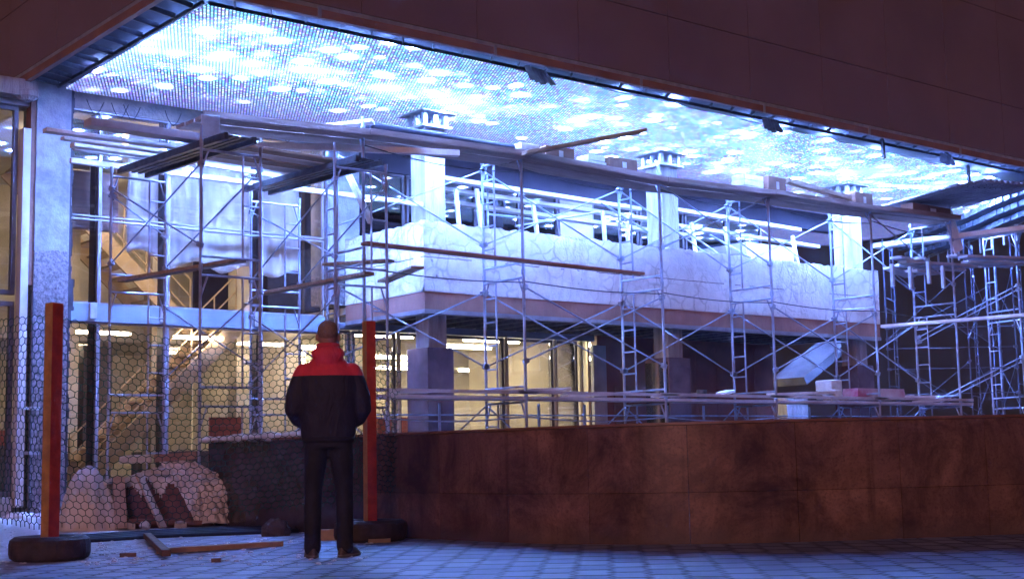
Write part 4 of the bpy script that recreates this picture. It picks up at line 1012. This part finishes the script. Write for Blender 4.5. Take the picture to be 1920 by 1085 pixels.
# wood chocks under the right tyre
for k,(u,v,L) in enumerate(((612,1012,.22),(710,1016,.2))):
    p=on(u,v,2,0); b=MB(); b.box((p.x-L/2,p.y-.05,0),(p.x+L/2,p.y+.05,[.10,.035][k]),rz=rt); o=b.build('wood_chock',mat('chock_wood',(.5,.36,.2),(.36,.24,.14),rough=.75,scale=6)); tag(o,['pale wood block between the legs of the man, beside the right tyre','flat wood strip in front of the right tyre'][k],'wood block')
# snow bank at the far left and along the windows
b=MB(); rnd=random.Random(11)
for k in range(170):
    t=rnd.random(); p=on(-60+360*t+rnd.uniform(-20,20),965-10*t+rnd.uniform(-14,8),2,0); s=rnd.uniform(.04,.16); b.ell(p,s*1.4,s*1.1,s*.55,7,5)
o=b.build('snow_lumps',snow,smooth=True); tag(o,'broken lumps of snow along the foot of the left windows',kind='stuff')
b=MB()
for k in range(420):
    p=on(rnd.uniform(-40,700),rnd.uniform(985,1060),2,0)
    s=rnd.uniform(.006,.022); b.ell(p,s*1.4,s,s*.6,5,4)
o=b.build('snow_crumbs',snow); tag(o,'small crumbs of snow and ice scattered over the paving',kind='stuff')

# ---------------------------------------------------------------- man
FL=on(587,1045,2,0); FRt=on(646,1043,2,0); base=(FL+FRt)/2
mv=Vector((ray(620,900).x,ray(620,900).y,0)).normalized(); mr=Vector((mv.y,-mv.x,0))   # forward (away), right
def L(r,f,z): return base+mr*r+mv*f+Vector((0,0,z))
def ring(cx,cf,z,rx,rf,n=20,tilt=0,p=2.3):
    out=[]
    for k in range(n):
        t=2*PI*k/n; c=math.cos(t); s=math.sin(t)
        x=abs(c)**(2/p)*(1 if c>0 else -1)*rx; y=abs(s)**(2/p)*(1 if s>0 else -1)*rf
        out.append(L(cx+x,cf+y,z+tilt*y))
    return out
def limb(mb,pts,n=12):
    # pts: (point, radius)
    P=[Vector(p[0]) for p in pts]; m=len(P); rings=[]
    for i,p in enumerate(P):
        d=(P[min(i+1,m-1)]-P[max(i-1,0)]).normalized(); u=Vector((0,0,1)) if abs(d.z)<.9 else mv
        a=d.cross(u).normalized(); b_=a.cross(d); r=pts[i][1]
        rings.append([p+a*(r*math.cos(2*PI*k/n))+b_*(r*math.sin(2*PI*k/n)) for k in range(n)])
    mb.loft(rings)
    mb.ell(P[0],pts[0][1],pts[0][1],pts[0][1],12,8); mb.ell(P[-1],pts[-1][1],pts[-1][1],pts[-1][1],12,8)
def remesh(mb,name,m,parent,vox,sm=4,origin=None):
    o=mb.build(name,m,parent,origin=origin)
    r=o.modifiers.new('r','REMESH'); r.mode='VOXEL'; r.voxel_size=vox; r.use_smooth_shade=True
    s=o.modifiers.new('s','SMOOTH'); s.iterations=sm; s.factor=.5
    dg=bpy.context.evaluated_depsgraph_get(); me=bpy.data.meshes.new_from_object(o.evaluated_get(dg)); o.modifiers.clear()
    o.data=me
    for q in me.polygons: q.use_smooth=True
    if not me.materials: me.materials.append(m)
    return o
skin=mat('skin',(.42,.22,.16),(.36,.18,.13),rough=.55,scale=10)
# body (one continuous surface: head, neck, trunk, arms, hands, legs)
bd=MB()
HZ=1.72
bd.loft([ring(0,.03,.93,.15,.10),ring(0,.02,1.1,.145,.095),ring(0,.02,1.3,.165,.105),ring(0,.02,1.44,.15,.09),ring(0,.03,1.52,.07,.07),ring(0,.04,1.60,.058,.062),ring(0,.05,1.66,.06,.066)])
bd.ell(L(0,.055,HZ),.078,.098,.118,18,12,rot=Matrix.Rotation(math.atan2(mr.y,mr.x),3,'Z'))
bd.ell(L(0,.105,HZ-.065),.05,.05,.05,12,8)
bd.ell(L(0,.16,HZ-.01),.012,.018,.022,8,6)   # nose
bd.ell(L(0,.145,HZ-.055),.022,.012,.008,8,6)  # mouth
for s in (-1,1):
    bd.ell(L(s*.030,.138,HZ+.012),.013,.010,.009,8,6); bd.ell(L(s*.088,.045,HZ-.008),.012,.018,.032,8,6,rot=Matrix.Rotation(math.atan2(mr.y,mr.x),3,'Z'))
    limb(bd,[(L(s*.17,.02,1.44),.055),(L(s*.235,.0,1.30),.048),(L(s*.272,-.01,1.17),.040),(L(s*.22,.12,1.09),.034),(L(s*.12,.22,1.07),.026)])
    bd.ell(L(s*.09,.24,1.07),.04,.03,.022,10,7)
    for k in range(4):
        q=L(s*.055,.255+.002*k,1.10-.02*k); limb(bd,[(L(s*.075,.25,1.095-.018*k),.0095),(q,.009),(L(s*.030,.235,1.098-.018*k),.008)],8)
    limb(bd,[(L(s*.10,.225,1.09),.011),(L(s*.075,.215,1.115),.0095),(L(s*.05,.225,1.125),.009)],8)
    limb(bd,[(L(s*.10,.02,.92),.085),(L(s*.115,.02,.70),.07),(L(s*.125,.03,.50),.055),(L(s*.125,.0,.30),.052),(L(s*.125,.0,.10),.035),(L(s*.13,.06,.05),.035)])
man=remesh(bd,'person',skin,None,.009,2,origin=base)
tag(man,'man seen from behind in red and navy jacket, facing the scaffolding','person')
def jacket_mat():
    m=bpy.data.materials.new('jacket_cloth'); m.use_nodes=True; t=m.node_tree; p=t.nodes['Principled BSDF']
    oc=obj_co(t); s=N(t,'SeparateXYZ'); t.links.new(oc,s.inputs[0])
    wv=mathn(t,'MULTIPLY',noise(t,6,2,oc),.006)
    f=mathn(t,'GREATER_THAN',mathn(t,'ADD',s.outputs[2],wv),1.405)
    nz=noise(t,7,4,oc)
    red=mixc(t,ramp(t,nz,.3,.7),(.95,.06,.10),(.72,.045,.075)); nav=mixc(t,ramp(t,nz,.3,.7),(.016,.013,.025),(.028,.022,.036))
    t.links.new(mixc(t,f,nav,red),p.inputs['Base Color']); p.inputs['Roughness'].default_value=.7
    b=N(t,'Bump'); b.inputs['Strength'].default_value=.55; b.inputs['Distance'].default_value=.04; mpj=N(t,'Mapping'); mpj.inputs['Scale'].default_value=(7,7,3.2); t.links.new(oc,mpj.inputs['Vector']); t.links.new(noise(t,1.4,4,mpj.outputs[0],dist=1.8),b.inputs['Height']); t.links.new(b.outputs[0],p.inputs['Normal'])
    return m
jk=MB()
jk.loft([ring(0,.02,.905,.205,.135),ring(0,.02,.95,.215,.145),ring(0,.01,1.06,.222,.150),ring(0,.0,1.18,.232,.155),ring(0,-.005,1.30,.242,.155),ring(0,0,1.40,.235,.145),ring(0,.01,1.46,.205,.125),ring(0,.02,1.51,.15,.105),ring(0,.03,1.56,.11,.10),ring(0,.03,1.62,.10,.098),ring(0,.035,1.665,.092,.095)])
jk.ell(L(0,-.06,1.575),.135,.07,.065,18,10,rot=Matrix.Rotation(math.atan2(mr.y,mr.x),3,'Z'))   # folded hood
jk.ell(L(0,-.075,1.53),.10,.05,.05,14,8,rot=Matrix.Rotation(math.atan2(mr.y,mr.x),3,'Z'))
for s in (-1,1):
    limb(jk,[(L(s*.185,.0,1.425),.082),(L(s*.225,-.01,1.33),.080),(L(s*.262,-.02,1.22),.074),(L(s*.270,-.01,1.14),.070),(L(s*.235,.06,1.07),.062),(L(s*.17,.15,1.03),.052),(L(s*.125,.195,1.05),.043)],16)
rings=[]
jo=remesh(jk,'jacket',jacket_mat(),man,.014,3)
jb=MB(); jb.loft([ring(0,.02,.885,.200,.132),ring(0,.02,.925,.209,.141)]); jb.build('hem_band',mat('navy_knit',(.018,.015,.028),(.012,.010,.02),rough=.8,scale=10),man,smooth=True)
jeans=mat('dark_denim',(.012,.012,.022),(.022,.020,.034),rough=.8,scale=7,bump=.9,bscale=9)
tr=MB(); tr.loft([ring(0,.02,.84,.185,.125),ring(0,.02,.93,.19,.13),ring(0,.02,1.0,.185,.12)])
for s in (-1,1):
    ox=.0
    limb(tr,[(L(s*.092,.015,.87),.098),(L(s*.105,.01,.72),.090),(L(s*.118,.02,.55),.074),(L(s*.122,.015,.42),.071),(L(s*.124,.0,.28),.068),(L(s*.124,.0,.16),.064),(L(s*.126,.005,.075),.066)],16)
remesh(tr,'trousers',jeans,man,.013,3)
shoe_m=mat('leather_shoe',(.10,.07,.05),(.05,.035,.03),rough=.5,scale=10)
for s,yaw in ((-1,.15),(1,-.55)):
    b=MB(); R=Matrix.Rotation(yaw,3,'Z'); c=L(s*.126,.01,0)
    def Q(r,f,z,rx,rf,n=14):
        out=[]
        for k in range(n):
            t=2*PI*k/n; v_=mr*(math.cos(t)*rx+r)+mv*(math.sin(t)*rf+f); v_=R@v_; out.append(c+v_+Vector((0,0,z)))
        return out
    b.loft([Q(0,.06,.0,.048,.145),Q(0,.06,.03,.052,.148),Q(0,.045,.06,.047,.12),Q(0,.0,.085,.042,.065),Q(0,-.02,.12,.042,.048)]); sh_=b.build('shoe',shoe_m,man,smooth=True)
    q=MB(); q.loft([Q(0,.06,.002,.054,.152),Q(0,.06,.022,.055,.153)]); q.build('sole',mat('shoe_sole',(.18,.15,.13),(.1,.09,.08),rough=.8,scale=8),sh_,smooth=True)
b=MB(); 
hm=Matrix.Rotation(math.atan2(mr.y,mr.x),3,'Z')
b.ell(L(0,.032,HZ+.040),.0825,.102,.088,22,14,rot=hm); hair=b.build('hair',mat('cropped_hair',(.36,.25,.22),(.25,.17,.15),rough=.9,scale=60,bump=.6,bscale=120),man,smooth=True)

# ---------------------------------------------------------------- misty winter air
b=MB(); b.box((-60,-60,-1),(115,115,12.6)); hz=b.build('haze',steel); tag(hz,None,kind='stuff')
hm_=bpy.data.materials.new('misty_air'); hm_.use_nodes=True; t=hm_.node_tree; t.nodes.remove(t.nodes['Principled BSDF'])
pv=t.nodes.new('ShaderNodeVolumePrincipled'); pv.inputs['Color'].default_value=(.9,.93,1,1); pv.inputs['Density'].default_value=.0009; pv.inputs['Anisotropy'].default_value=.3
t.links.new(pv.outputs[0],t.nodes['Material Output'].inputs['Volume']); hz.data.materials.clear(); hz.data.materials.append(hm_)
